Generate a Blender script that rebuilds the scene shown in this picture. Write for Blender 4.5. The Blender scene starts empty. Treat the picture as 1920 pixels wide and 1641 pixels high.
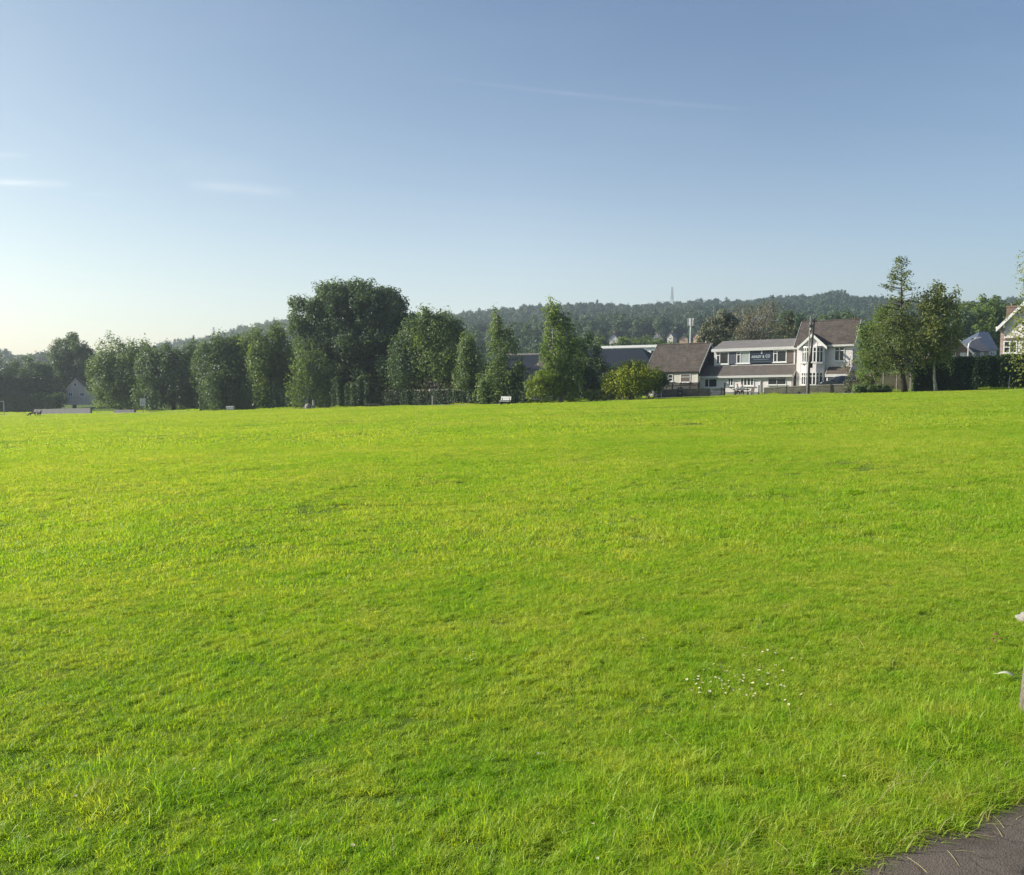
import bpy, math, random
import numpy as np
from mathutils import Vector, Matrix

rng = np.random.default_rng(7)
random.seed(7)
scene = bpy.context.scene
COL = scene.collection

# ------------------------------------------------------------------ camera
FOC, CX, CY, HOR = 1600.0, 960.0, 820.5, 700.0
EYE = 1.6
TH = math.atan((CY - HOR) / FOC)
CT, ST = math.cos(TH), math.sin(TH)
CAM = np.array([0.0, 0.0, EYE])

def ray(px, py):
    X = (px - CX) / FOC; Y = (CY - py) / FOC
    return np.array([X, CT + Y * ST, -ST + Y * CT])

def P(px, py, d):
    """point seen at a picture position, d metres ahead of the camera"""
    r = ray(px, py)
    return CAM + r * (d / r[1])

cam_d = bpy.data.cameras.new('camera')
cam = bpy.data.objects.new('camera', cam_d)
COL.objects.link(cam)
cam.location = CAM
cam.rotation_euler = (math.pi / 2 - TH, 0, 0)
cam_d.sensor_width = 36.0
cam_d.lens = 36.0 * FOC / 1920.0
cam_d.clip_start = 0.05
cam_d.clip_end = 8000
scene.camera = cam

# ------------------------------------------------------------------ terrain
GA, GB = 0.0337, -0.0191
RIDGE = np.array([(-900, 670), (0, 672), (200, 664), (330, 646), (420, 634), (460, 619), (520, 605), (600, 598), (700, 594),
                  (860, 590), (940, 584), (1000, 581), (1100, 573), (1200, 571), (1260, 569), (1340, 563), (1400, 566),
                  (1450, 560), (1500, 563), (1560, 553), (1600, 560), (1680, 568), (1800, 567), (1850, 565), (1920, 560), (2900, 560)], float)
def smooth_clip(v, lo, hi, k):
    # soft clamp
    v = np.asarray(v, float)
    a = lo + k * np.logaddexp(0, (v - lo) / k)
    return hi - k * np.logaddexp(0, (hi - a) / k)

LUMPS = [(rng.uniform(0, 2 * math.pi), L, rng.uniform(0, 2 * math.pi)) for L in (0.8, 0.9, 1.1, 1.5, 2.1, 2.6, 3.4, 5.5, 7.0, 11.0, 17.0)]
def gz(x, y):
    x = np.asarray(x, float); y = np.asarray(y, float)
    z = GA * smooth_clip(x, -130, 75, 6) + GB * smooth_clip(y, -40, 155, 8)
    for a, L, ph in LUMPS:
        z = z + 0.0033 * L ** 0.9 * np.sin((x * math.cos(a) + y * math.sin(a)) * 2 * math.pi / L + ph) * (0.6 if L < 2 else 0.55)
    yy = np.maximum(y, 5.0)
    s = np.clip(x / yy, -1.5, 1.5) * FOC + CX
    rp = np.interp(s, RIDGE[:, 0], RIDGE[:, 1])
    top = EYE + (HOR - rp) / FOC * 900.0 - 9.0
    t = np.clip((y - 130.0) / 770.0, 0, 1)
    t = np.where(y < 130, 0, t)
    return z + t ** 1.5 * (top - z)

FC = gz(0.0, 0.0)
def g1(x, y):
    return float(gz(x, y) - FC)

def on_ground(px, py):
    """where the sight line of a picture position meets the ground"""
    r = ray(px, py); lo, hi = 0.5, 400.0
    f = lambda d: (CAM[2] + r[2] / r[1] * d) - g1(r[0] / r[1] * d, d)
    prev = lo
    for d in np.geomspace(lo, hi, 500):
        if f(d) < 0:
            a, b = prev, d
            for _ in range(40):
                m = (a + b) / 2
                if f(m) < 0: b = m
                else: a = m
            return np.array([r[0] / r[1] * b, b, CAM[2] + r[2] / r[1] * b])
        prev = d
    return np.array([r[0] / r[1] * hi, hi, g1(r[0] / r[1] * hi, hi)])

# ------------------------------------------------------------------ materials
class NT:
    """tiny helper for node trees"""
    def __init__(s, tree): s.t = tree; s.n = tree.nodes; s.l = tree.links
    def new(s, typ, **kw):
        n = s.n.new(typ)
        for k, v in kw.items(): setattr(n, k, v)
        return n
    def set(s, sock, v):
        if isinstance(v, bpy.types.NodeSocket): s.l.new(v, sock)
        else: sock.default_value = v
    def m(s, op, a, b=0.0, c=0.0, clamp=False):
        n = s.new('ShaderNodeMath', operation=op); n.use_clamp = clamp
        s.set(n.inputs[0], a); s.set(n.inputs[1], b); s.set(n.inputs[2], c)
        return n.outputs[0]
    def mix(s, fac, a, b, typ='MIX'):
        n = s.new('ShaderNodeMix', data_type='RGBA', blend_type=typ)
        s.set(n.inputs[0], fac); s.set(n.inputs[6], a); s.set(n.inputs[7], b)
        return n.outputs[2]
    def noise(s, vec, scale, detail=3.0, rough=0.55):
        n = s.new('ShaderNodeTexNoise'); n.inputs['Scale'].default_value = scale
        n.inputs['Detail'].default_value = detail; n.inputs['Roughness'].default_value = rough
        if vec is not None: s.l.new(vec, n.inputs['Vector'])
        return n.outputs[0]
    def ramp(s, fac, stops):
        n = s.new('ShaderNodeValToRGB'); cr = n.color_ramp
        while len(cr.elements) < len(stops): cr.elements.new(0.5)
        for e, (p, c) in zip(cr.elements, stops):
            e.position = p; e.color = (c + (1,)) if len(c) == 3 else c
        s.l.new(fac, n.inputs[0]); return n.outputs[0]
    def rng(s, v, a, b, c=0.0, d=1.0):
        n = s.new('ShaderNodeMapRange'); s.l.new(v, n.inputs[0])
        for i, q in zip((1, 2, 3, 4), (a, b, c, d)): n.inputs[i].default_value = q
        return n.outputs[0]

def mat_new(name):
    m = bpy.data.materials.new(name); m.use_nodes = True
    t = NT(m.node_tree); t.n.clear()
    out = t.new('ShaderNodeOutputMaterial')
    return m, t, out

def c3(*c): return (c[0], c[1], c[2], 1.0)

def plain(name, col, rough=0.7, spec=0.3, metal=0.0, var=0.18, scale=3.0, bump=0.0, bscale=20.0, streak=False):
    """surface with mottling, and vertical weathering streaks if asked"""
    m, t, out = mat_new(name)
    b = t.new('ShaderNodeBsdfPrincipled')
    tc = t.new('ShaderNodeTexCoord').outputs['Object']
    n1 = t.noise(tc, scale, 5, 0.6); n2 = t.noise(tc, scale * 7, 3, 0.6)
    if streak:
        mp = t.new('ShaderNodeMapping'); t.l.new(tc, mp.inputs[0]); mp.inputs['Scale'].default_value = (1, 1, 0.18)
        n1 = t.noise(mp.outputs[0], scale * 1.6, 5, 0.65)
    f = t.m('ADD', t.m('MULTIPLY', n1, 0.7), t.m('MULTIPLY', n2, 0.3))
    f = t.rng(f, 0.3, 0.7, 0, 1)
    lo = tuple(q * (1 - var) for q in col); hi = tuple(min(1, q * (1 + var)) for q in col)
    t.l.new(t.mix(f, c3(*lo), c3(*hi)), b.inputs['Base Color'])
    b.inputs['Roughness'].default_value = rough; b.inputs['Metallic'].default_value = metal
    b.inputs['Specular IOR Level'].default_value = spec
    if bump:
        bp = t.new('ShaderNodeBump'); bp.inputs['Strength'].default_value = bump; bp.inputs['Distance'].default_value = 0.02
        t.l.new(t.noise(tc, bscale, 4, 0.6), bp.inputs['Height']); t.l.new(bp.outputs[0], b.inputs['Normal'])
    t.l.new(b.outputs[0], out.inputs[0])
    return m

def tiled(name, col, row, colw, var=0.3, rough=0.75, gap=0.08, axis='uw', moss=None, spec=0.25):
    """roof tiles / bricks / boards laid out in the object's own metres"""
    m, t, out = mat_new(name)
    b = t.new('ShaderNodeBsdfPrincipled')
    tc = t.new('ShaderNodeTexCoord').outputs['Object']
    sp = t.new('ShaderNodeSeparateXYZ'); t.l.new(tc, sp.inputs[0])
    w = t.m('DIVIDE', sp.outputs['Z'], row)
    fr = t.m('FRACT', w); idx = t.m('FLOOR', w)
    off = t.m('MULTIPLY', t.m('MODULO', idx, 2.0), 0.5)
    hor = sp.outputs['X'] if axis == 'uw' else sp.outputs['Y']
    u = t.m('ADD', t.m('DIVIDE', hor, colw), off)
    fu = t.m('FRACT', u); iu = t.m('FLOOR', u)
    cmb = t.new('ShaderNodeCombineXYZ'); t.l.new(iu, cmb.inputs[0]); t.l.new(idx, cmb.inputs[1])
    wn = t.new('ShaderNodeTexWhiteNoise', noise_dimensions='2D'); t.l.new(cmb.outputs[0], wn.inputs[0])
    big = t.noise(tc, 0.8, 4, 0.6)
    f = t.m('ADD', t.m('MULTIPLY', wn.outputs[0], 0.55), t.m('MULTIPLY', t.rng(big, 0.3, 0.7), 0.45))
    c = t.mix(f, c3(*[q * (1 - var) for q in col]), c3(*[q * (1 + var) for q in col]))
    if moss:
        c = t.mix(t.m('MULTIPLY', t.rng(t.noise(tc, 1.7, 6, 0.7), 0.55, 0.72), 0.7), c, c3(*moss))
    edge = t.m('MAXIMUM', t.m('LESS_THAN', fr, gap * 1.6), t.m('LESS_THAN', fu, gap))
    c = t.mix(t.m('MULTIPLY', edge, 0.55), c, c3(*[q * 0.45 for q in col]))
    t.l.new(c, b.inputs['Base Color'])
    b.inputs['Roughness'].default_value = rough; b.inputs['Specular IOR Level'].default_value = spec
    h = t.m('ADD', t.m('MULTIPLY', t.m('SUBTRACT', 1.0, fr), 0.7), t.m('MULTIPLY', edge, -0.6))
    bp = t.new('ShaderNodeBump'); bp.inputs['Strength'].default_value = 0.8; bp.inputs['Distance'].default_value = 0.03
    t.l.new(h, bp.inputs['Height']); t.l.new(bp.outputs[0], b.inputs['Normal'])
    t.l.new(b.outputs[0], out.inputs[0])
    return m

def glass_mat(name, col=(0.012, 0.015, 0.018), rough=0.06):
    m, t, out = mat_new(name)
    b = t.new('ShaderNodeBsdfPrincipled')
    tc = t.new('ShaderNodeTexCoord').outputs['Object']
    f = t.rng(t.noise(tc, 1.3, 3, 0.6), 0.35, 0.7)
    t.l.new(t.mix(f, c3(*col), c3(*[q * 2.6 for q in col])), b.inputs['Base Color'])
    b.inputs['Roughness'].default_value = rough; b.inputs['Specular IOR Level'].default_value = 0.5
    bp = t.new('ShaderNodeBump'); bp.inputs['Strength'].default_value = 0.05
    t.l.new(t.noise(tc, 1.1, 1), bp.inputs['Height']); t.l.new(bp.outputs[0], b.inputs['Normal'])
    t.l.new(b.outputs[0], out.inputs[0]); return m

def leaf_mat(name, c_lo, c_hi, trans=0.35, tr_col=None, scale=0.35, rough=0.5, inst=False):
    """leaf colour varies leaf to leaf (tint) and bough to bough (noise)"""
    m, t, out = mat_new(name)
    at = t.new('ShaderNodeAttribute', attribute_name='tint').outputs['Fac']
    pos = t.new('ShaderNodeNewGeometry').outputs['Position']
    big = t.rng(t.noise(pos, scale, 3, 0.6), 0.3, 0.7)
    f = t.m('ADD', t.m('MULTIPLY', at, 0.6), t.m('MULTIPLY', big, 0.4), clamp=True)
    if inst:
        r = t.new('ShaderNodeObjectInfo').outputs['Random']
        f = t.m('ADD', t.m('MULTIPLY', at, 0.28), t.m('ADD', t.m('MULTIPLY', r, 0.32), t.m('MULTIPLY', big, 0.44)))
    c = t.mix(f, c3(*c_lo), c3(*c_hi))
    b = t.new('ShaderNodeBsdfPrincipled'); t.l.new(c, b.inputs['Base Color'])
    b.inputs['Roughness'].default_value = rough; b.inputs['Specular IOR Level'].default_value = 0.25
    tr = t.new('ShaderNodeBsdfTranslucent')
    tc = tr_col or (1.5, 1.45, 0.5)
    t.l.new(t.mix(1.0, c, c3(*tc), 'MULTIPLY'), tr.inputs[0])
    mx = t.new('ShaderNodeMixShader'); mx.inputs[0].default_value = trans
    t.l.new(b.outputs[0], mx.inputs[1]); t.l.new(tr.outputs[0], mx.inputs[2])
    t.l.new(mx.outputs[0], out.inputs[0])
    return m

# ------------------------------------------------------------------ mesh helpers
def tag(o, label=None, cat=None, group=None, kind=None):
    if label: o['label'] = label
    if cat: o['category'] = cat
    if group: o['group'] = group
    if kind: o['kind'] = kind
    return o

def empty(name, loc, rz=0.0):
    o = bpy.data.objects.new(name, None); COL.objects.link(o)
    o.location = [float(q) for q in loc]; o.rotation_euler = (0, 0, rz); o.empty_display_size = 0.3
    return o

def mesh_np(name, verts, quads=None, tris=None, attrs=None, mats=(), qm=None, tm=None, parent=None, smooth=False):
    verts = np.asarray(verts, np.float32).reshape(-1, 3)
    quads = np.zeros((0, 4), np.int32) if quads is None else np.asarray(quads, np.int32).reshape(-1, 4)
    tris = np.zeros((0, 3), np.int32) if tris is None else np.asarray(tris, np.int32).reshape(-1, 3)
    me = bpy.data.meshes.new(name)
    me.vertices.add(len(verts)); me.vertices.foreach_set('co', verts.ravel())
    nl = quads.size + tris.size
    me.loops.add(nl)
    me.loops.foreach_set('vertex_index', np.concatenate([quads.ravel(), tris.ravel()]).astype(np.int32))
    npo = len(quads) + len(tris)
    me.polygons.add(npo)
    starts = np.concatenate([np.arange(len(quads)) * 4, quads.size + np.arange(len(tris)) * 3]).astype(np.int32)
    me.polygons.foreach_set('loop_start', starts)
    if qm is not None or tm is not None:
        q = np.zeros(len(quads), np.int32) if qm is None else np.asarray(qm, np.int32)
        r = np.zeros(len(tris), np.int32) if tm is None else np.asarray(tm, np.int32)
        me.polygons.foreach_set('material_index', np.concatenate([q, r]))
    if attrs:
        for k, (typ, arr) in attrs.items():
            a = me.attributes.new(k, typ, 'POINT')
            a.data.foreach_set('vector' if typ == 'FLOAT_VECTOR' else 'value', np.ascontiguousarray(arr).ravel())
    for mm in mats: me.materials.append(mm)
    me.update(calc_edges=True); me.validate()
    if smooth: me.polygons.foreach_set('use_smooth', np.ones(npo, bool))
    o = bpy.data.objects.new(name, me); COL.objects.link(o)
    if parent is not None: o.parent = parent
    return o

class MB:
    """collects boxes, prisms and tubes; build() links them as one mesh object"""
    def __init__(s, tau=0.0): s.v = []; s.f = []; s.tau = tau
    def _p(s, u, v, w): return (u, v, w + s.tau * u)
    def add(s, vs, fs):
        b = len(s.v); s.v += [s._p(*q) for q in vs]; s.f += [tuple(b + i for i in f) for f in fs]; return s
    def box(s, u0, u1, v0, v1, w0, w1):
        return s.add([(u0, v0, w0), (u1, v0, w0), (u1, v1, w0), (u0, v1, w0), (u0, v0, w1), (u1, v0, w1), (u1, v1, w1), (u0, v1, w1)],
                     [(0, 3, 2, 1), (4, 5, 6, 7), (0, 1, 5, 4), (1, 2, 6, 5), (2, 3, 7, 6), (3, 0, 4, 7)])
    def prism(s, poly, off):
        """planar polygon given a thickness vector"""
        n = len(poly); o = off
        vs = list(poly) + [(p[0] + o[0], p[1] + o[1], p[2] + o[2]) for p in poly]
        fs = [tuple(range(n))[::-1], tuple(range(n, 2 * n))] + [(i, (i + 1) % n, n + (i + 1) % n, n + i) for i in range(n)]
        return s.add(vs, fs)
    def bar(s, a, b, r0, r1=None, n=6, up=None):
        return s.tube([a, b], [r0, r0 if r1 is None else r1], n)
    def tube(s, pts, rad, n=6, cap=True):
        pts = [Vector(p) for p in pts]; rings = []
        prev = None
        for i, p in enumerate(pts):
            d = (pts[min(i + 1, len(pts) - 1)] - pts[max(i - 1, 0)])
            d = d.normalized() if d.length > 1e-9 else Vector((0, 0, 1))
            if prev is None:
                a = d.orthogonal().normalized()
            else:
                a = (prev - d * prev.dot(d)); a = a.normalized() if a.length > 1e-6 else d.orthogonal().normalized()
            prev = a; b = d.cross(a)
            rings.append([tuple(p + (a * math.cos(2 * math.pi * k / n) + b * math.sin(2 * math.pi * k / n)) * rad[i]) for k in range(n)])
        vs = [q for r in rings for q in r]; fs = []
        for i in range(len(pts) - 1):
            for k in range(n):
                fs.append((i * n + k, i * n + (k + 1) % n, (i + 1) * n + (k + 1) % n, (i + 1) * n + k))
        if cap:
            fs.append(tuple(range(n))[::-1]); fs.append(tuple(range((len(pts) - 1) * n, len(pts) * n)))
        return s.add(vs, fs)
    def lathe(s, prof, c=(0, 0, 0), n=12):
        """(radius, height) profile turned round a vertical axis"""
        vs = []; fs = []
        for r, h in prof:
            for k in range(n):
                a = 2 * math.pi * k / n; vs.append((c[0] + r * math.cos(a), c[1] + r * math.sin(a), c[2] + h))
        for i in range(len(prof) - 1):
            for k in range(n):
                fs.append((i * n + k, i * n + (k + 1) % n, (i + 1) * n + (k + 1) % n, (i + 1) * n + k))
        fs.append(tuple(range(n))[::-1]); fs.append(tuple(range((len(prof) - 1) * n, len(prof) * n)))
        return s.add(vs, fs)
    def build(s, name, mat, parent=None, bevel=0.0, smooth=False):
        me = bpy.data.meshes.new(name); me.from_pydata([tuple(float(c) for c in q) for q in s.v], [], s.f)
        me.materials.append(mat); me.update()
        if smooth: me.polygons.foreach_set('use_smooth', np.ones(len(me.polygons), bool))
        o = bpy.data.objects.new(name, me); COL.objects.link(o)
        if parent is not None: o.parent = parent
        if bevel:
            bv = o.modifiers.new('bevel', 'BEVEL'); bv.width = bevel; bv.segments = 2; bv.limit_method = 'ANGLE'
        return o

class Frame:
    """a building's own axes: u along its front, v back, w up; tau follows the slope of the street"""
    def __init__(s, px, py, d, psi=0.2, tau=0.03):
        s.o = P(px, py, d); s.psi = psi; s.tau = tau
        s.ux = np.array([math.cos(psi), -math.sin(psi), 0]); s.uy = np.array([math.sin(psi), math.cos(psi), 0])
    def fp(s, px, py, v=0.0):
        r = ray(px, py); t = ((s.o - CAM) @ s.uy + v) / (r @ s.uy)
        q = CAM + t * r - s.o; u = q @ s.ux
        return u, q[2] - s.tau * u
    def w(s, px, py, v=0.0): return s.fp(px, py, v)[1]
    def u(s, px, py, v=0.0): return s.fp(px, py, v)[0]
    def root(s, name, label, cat, group=None):
        return tag(empty(name, s.o, -s.psi), label, cat, group)
    def mb(s): return MB(s.tau)
def G(x, y): return gz(x, y) - FC

# ------------------------------------------------------------------ light and sky
SUN_AZ = math.radians(-84.0)      # measured from straight ahead, minus = to the left
SUN_EL = math.radians(27.0)
to_sun = Vector((math.sin(SUN_AZ) * math.cos(SUN_EL), math.cos(SUN_AZ) * math.cos(SUN_EL), math.sin(SUN_EL)))
sd = bpy.data.lights.new('sun', 'SUN'); sd.energy = 5.0; sd.angle = math.radians(0.5); sd.color = (1.0, 0.93, 0.80)
sun = bpy.data.objects.new('sun', sd); COL.objects.link(sun)
sun.rotation_euler = to_sun.to_track_quat('Z', 'Y').to_euler()
sun.location = (-60, 20, 60)

world = bpy.data.worlds.new('World'); scene.world = world; world.use_nodes = True
t = NT(world.node_tree); t.n.clear()
wo = t.new('ShaderNodeOutputWorld'); bg = t.new('ShaderNodeBackground')
sky = t.new('ShaderNodeTexSky', sky_type='NISHITA')
sky.sun_disc = False; sky.sun_elevation = SUN_EL; sky.sun_rotation = SUN_AZ
sky.air_density = 1.0; sky.dust_density = 1.0; sky.ozone_density = 1.3; sky.altitude = 60
bg.inputs['Strength'].default_value = 0.08
# thin cirrus and an old vapour trail, laid out by compass direction and height
tc = t.new('ShaderNodeTexCoord').outputs['Generated']
sp = t.new('ShaderNodeSeparateXYZ'); t.l.new(tc, sp.inputs[0])
yy = t.m('MAXIMUM', sp.outputs[1], 0.05)
sx = t.m('DIVIDE', sp.outputs[0], yy); sz = t.m('DIVIDE', sp.outputs[2], yy)
cmb = t.new('ShaderNodeCombineXYZ'); t.l.new(sx, cmb.inputs[0]); t.l.new(sz, cmb.inputs[1])
mp = t.new('ShaderNodeMapping'); t.l.new(cmb.outputs[0], mp.inputs[0]); mp.inputs['Scale'].default_value = (3, 22, 1); mp.inputs['Rotation'].default_value = (0, 0, 0.05)
fib = t.m('MULTIPLY', t.rng(t.noise(mp.outputs[0], 2.2, 6, 0.65), 0.25, 0.75, 0.25, 1.0), t.rng(t.noise(mp.outputs[0], 9.0, 8, 0.75), 0.3, 0.7, 0.45, 1.25))
mp2 = t.new('ShaderNodeMapping'); t.l.new(cmb.outputs[0], mp2.inputs[0]); mp2.inputs['Scale'].default_value = (1.2, 5, 1)
veil = t.rng(t.noise(mp2.outputs[0], 2.0, 5, 0.6), 0.45, 0.8, 0.0, 1.0)
def wisp(x0, y0, x1, y1, half, amp, bow=0.0):
    a = ray(x0, y0); b = ray(x1, y1)
    ax, az, bx, bz = a[0] / a[1], a[2] / a[1], b[0] / b[1], b[2] / b[1]
    mxx = (ax + bx) / 2; hw = abs(bx - ax) / 2; sl = (bz - az) / (bx - ax); mz = (az + bz) / 2
    dx = t.m('SUBTRACT', sx, mxx)
    q = t.m('DIVIDE', dx, hw)
    line = t.m('ADD', t.m('MULTIPLY', dx, sl), mz)
    if bow: line = t.m('SUBTRACT', line, t.m('MULTIPLY', t.m('SUBTRACT', 1.0, t.m('MULTIPLY', q, q)), bow))
    e = t.m('DIVIDE', t.m('SUBTRACT', sz, line), half / FOC)
    g = t.m('EXPONENT', t.m('MULTIPLY', t.m('MULTIPLY', e, e), -1.0))
    along = t.m('SUBTRACT', 1.0, t.m('POWER', t.m('ABSOLUTE', q), 2.5), clamp=True)
    return t.m('MULTIPLY', t.m('MULTIPLY', g, along), amp)
ws = [wisp(-150, 338, 140, 346, 6, 0.8), wisp(340, 345, 560, 362, 9, 0.34), wisp(-40, 291, 60, 291, 5, 0.2),
      wisp(140, 362, 240, 368, 4, 0.12), wisp(790, 141, 1440, 207, 3.6, 0.10, 0.004), wisp(300, 300, 520, 330, 22, 0.07)]
tot = ws[0]
for w_ in ws[1:]: tot = t.m('ADD', tot, w_)
tot = t.m('MULTIPLY', tot, fib, clamp=True)
tot = t.m('ADD', tot, t.m('MULTIPLY', veil, 0.035))
skyc = t.mix(1.0, sky.outputs[0], c3(0.90, 0.955, 1.02), 'MULTIPLY')
# milky air low in the sky, thinner away from the sun
hz_f = t.m('MULTIPLY', t.m('EXPONENT', t.m('MULTIPLY', t.m('POWER', t.m('DIVIDE', t.m('MAXIMUM', sz, 0.0), 0.17), 1.5), -1.0)), t.m('SUBTRACT', 1.0, t.m('MULTIPLY', t.m('ABSOLUTE', sx), 0.9), clamp=True))
hz_c = t.new('ShaderNodeVectorMath', operation='SCALE'); hz_c.inputs[0].default_value = (3.6, 3.55, 3.15)
lf = t.m('MULTIPLY', t.m('MINIMUM', t.m('MAXIMUM', t.m('MULTIPLY', sx, -1.0), 0.0), 0.65), t.m('GREATER_THAN', sp.outputs[1], 0.05)); lc = t.new('ShaderNodeCombineXYZ')
for i_, k_ in enumerate((0.24, 0.08, -0.14)): t.l.new(t.m('ADD', t.m('MULTIPLY', lf, k_), 1.0), lc.inputs[i_])
skyc = t.mix(1.0, skyc, lc.outputs[0], 'MULTIPLY'); t.l.new(hz_f, hz_c.inputs['Scale'])
skyc = t.mix(1.0, skyc, hz_c.outputs[0], 'ADD')
col = t.mix(tot, skyc, c3(7.5, 7.8, 7.9))
t.l.new(col, bg.inputs['Color']); t.l.new(bg.outputs[0], wo.inputs[0])

vs_ = scene.view_settings
vs_.view_transform = 'Standard'; vs_.look = 'None'; vs_.gamma = 1.0; vs_.use_curve_mapping = False
vs_.exposure = 0.80

# ------------------------------------------------------------------ ground sheet
def nonuni(lo, hi, fine, k):
    v = [0.0]; st = fine
    while v[-1] < hi: v.append(v[-1] + st); st *= k
    p = np.array(v); w = [0.0]; st = fine
    while w[-1] > lo: w.append(w[-1] - st); st *= k
    return np.concatenate([np.array(w[1:])[::-1], p])
gx = nonuni(-1300, 1300, 0.35, 1.035); gy = nonuni(-60, 1150, 0.35, 1.025)
XX, YY = np.meshgrid(gx, gy); ZZ = G(XX, YY)
nx, ny = len(gx), len(gy)
idx = np.arange(nx * ny).reshape(ny, nx)
quads = np.stack([idx[:-1, :-1], idx[:-1, 1:], idx[1:, 1:], idx[1:, :-1]], -1).reshape(-1, 4)
m, t, out = mat_new('soil_and_turf')
b = t.new('ShaderNodeBsdfPrincipled'); pos = t.new('ShaderNodeNewGeometry').outputs['Position']
f = t.rng(t.noise(pos, 0.5, 6, 0.7), 0.3, 0.7); f2 = t.rng(t.noise(pos, 30, 3, 0.7), 0.3, 0.7)
c = t.mix(f, c3(0.060, 0.115, 0.012), c3(0.090, 0.155, 0.016)); c = t.mix(t.m('MULTIPLY', f2, 0.5), c, c3(0.05, 0.045, 0.02))
t.l.new(c, b.inputs['Base Color']); b.inputs['Roughness'].default_value = 0.95; b.inputs['Specular IOR Level'].default_value = 0.1
t.l.new(b.outputs[0], out.inputs[0])
ground = mesh_np('ground', np.stack([XX, YY, ZZ], -1).reshape(-1, 3), quads, mats=[m], smooth=True)
tag(ground, kind='structure')

# far edge of the playing field, and the strips that follow it
EDGE_PX = [(-420, 790), (-150, 784), (0, 780), (190, 776), (380, 771.5), (540, 768), (700, 763), (850, 760), (1000, 757), (1130, 752), (1240, 747), (1370, 743), (1500, 740), (1700, 735), (1920, 730.5), (2200, 724)]
def flat_hit(px, py):
    r = ray(px, py); s = r / r[1]
    d = EYE / (-(s[2]) + GA * s[0] + GB)
    return np.array([s[0] * d, d])
EDGE = np.array([flat_hit(*q) for q in EDGE_PX])
def edge_y(x): return np.interp(x, EDGE[:, 0], EDGE[:, 1])
def strip(name, off0, off1, mat, lift, n=160, x0=-150, x1=75):
    xs = np.linspace(x0, x1, n); ey = edge_y(xs)
    vs = []
    for o in (off0, off1):
        y = ey + o
        vs.append(np.stack([xs, y, G(xs, y) + lift], -1))
    V = np.concatenate(vs); i = np.arange(n - 1)
    ob = mesh_np(name, V, np.stack([i, i + 1, i + 1 + n, i + n], -1), mats=[mat])
    return tag(ob, kind='structure')
M = {}
M['tarmac'] = plain('tarmac', (0.085, 0.08, 0.085), 0.85, 0.3, var=0.3, scale=2.0, bump=0.5, bscale=90)
M['gravelpath'] = plain('pale_path', (0.30, 0.30, 0.28), 0.9, 0.2, var=0.25, scale=1.2, bump=0.3, bscale=40)
strip('far_path', 0.9, 2.9, M['gravelpath'], 0.035)

# near footpath at the lower right corner
pe0 = on_ground(1550, 1641)[:2]; pe1 = on_ground(1920, 1508)[:2]
pdir = (pe1 - pe0) / np.linalg.norm(pe1 - pe0); pnor = np.array([pdir[1], -pdir[0]])   # pnor points onto the path
def path_side(x, y):
    """signed distance to the turf edge, plus = on the path"""
    s = (x - pe0[0]) * pdir[0] + (y - pe0[1]) * pdir[1]
    d = (x - pe0[0]) * pnor[0] + (y - pe0[1]) * pnor[1]
    return d - 0.035 * np.sin(s * 5.1 + 0.6) - 0.02 * np.sin(s * 13.0) - 0.008 * np.sin(s * 37.0)
ss = np.linspace(-6, 9, 200); dd = np.linspace(-0.05, 2.2, 30)
S, D = np.meshgrid(ss, dd)
px_ = pe0[0] + S * pdir[0] + D * pnor[0]; py_ = pe0[1] + S * pdir[1] + D * pnor[1]
pz_ = G(px_, py_) + 0.012
i = np.arange(200 * 30).reshape(30, 200)
q = np.stack([i[:-1, :-1], i[:-1, 1:], i[1:, 1:], i[1:, :-1]], -1).reshape(-1, 4)
m, t, out = mat_new('worn_tarmac')
b = t.new('ShaderNodeBsdfPrincipled'); pos = t.new('ShaderNodeNewGeometry').outputs['Position']
vo = t.new('ShaderNodeTexVoronoi'); vo.inputs['Scale'].default_value = 170; t.l.new(pos, vo.inputs['Vector'])
f = t.rng(t.noise(pos, 4, 6, 0.7), 0.3, 0.7)
c = t.mix(f, c3(0.050, 0.041, 0.033), c3(0.108, 0.089, 0.073))
c = t.mix(t.m('MULTIPLY', vo.outputs['Color'], 0.3), c, c3(0.21, 0.175, 0.145))
dirt = t.rng(t.noise(pos, 2.2, 6, 0.75), 0.5, 0.68)
c = t.mix(t.m('MULTIPLY', dirt, 0.7), c, c3(0.022, 0.018, 0.013))
cr = t.new('ShaderNodeTexVoronoi', feature='DISTANCE_TO_EDGE'); cr.inputs['Scale'].default_value = 5.0
wv = t.new('ShaderNodeVectorMath', operation='ADD'); t.l.new(pos, wv.inputs[0])
nz = t.new('ShaderNodeTexNoise'); nz.inputs['Scale'].default_value = 9; t.l.new(pos, nz.inputs['Vector'])
sc_ = t.new('ShaderNodeVectorMath', operation='SCALE'); t.l.new(nz.outputs['Color'], sc_.inputs[0]); sc_.inputs['Scale'].default_value = 0.15
t.l.new(sc_.outputs[0], wv.inputs[1]); t.l.new(wv.outputs[0], cr.inputs['Vector'])
crk = t.m('LESS_THAN', cr.outputs[0], 0.018)
crk = t.m('MULTIPLY', crk, t.rng(t.noise(pos, 3.0, 2), 0.45, 0.6))
c = t.mix(t.m('MULTIPLY', crk, 0.75), c, c3(0.02, 0.018, 0.018))
t.l.new(c, b.inputs['Base Color']); b.inputs['Roughness'].default_value = 0.8; b.inputs['Specular IOR Level'].default_value = 0.3
bp = t.new('ShaderNodeBump'); bp.inputs['Strength'].default_value = 0.7; bp.inputs['Distance'].default_value = 0.0025
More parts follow.
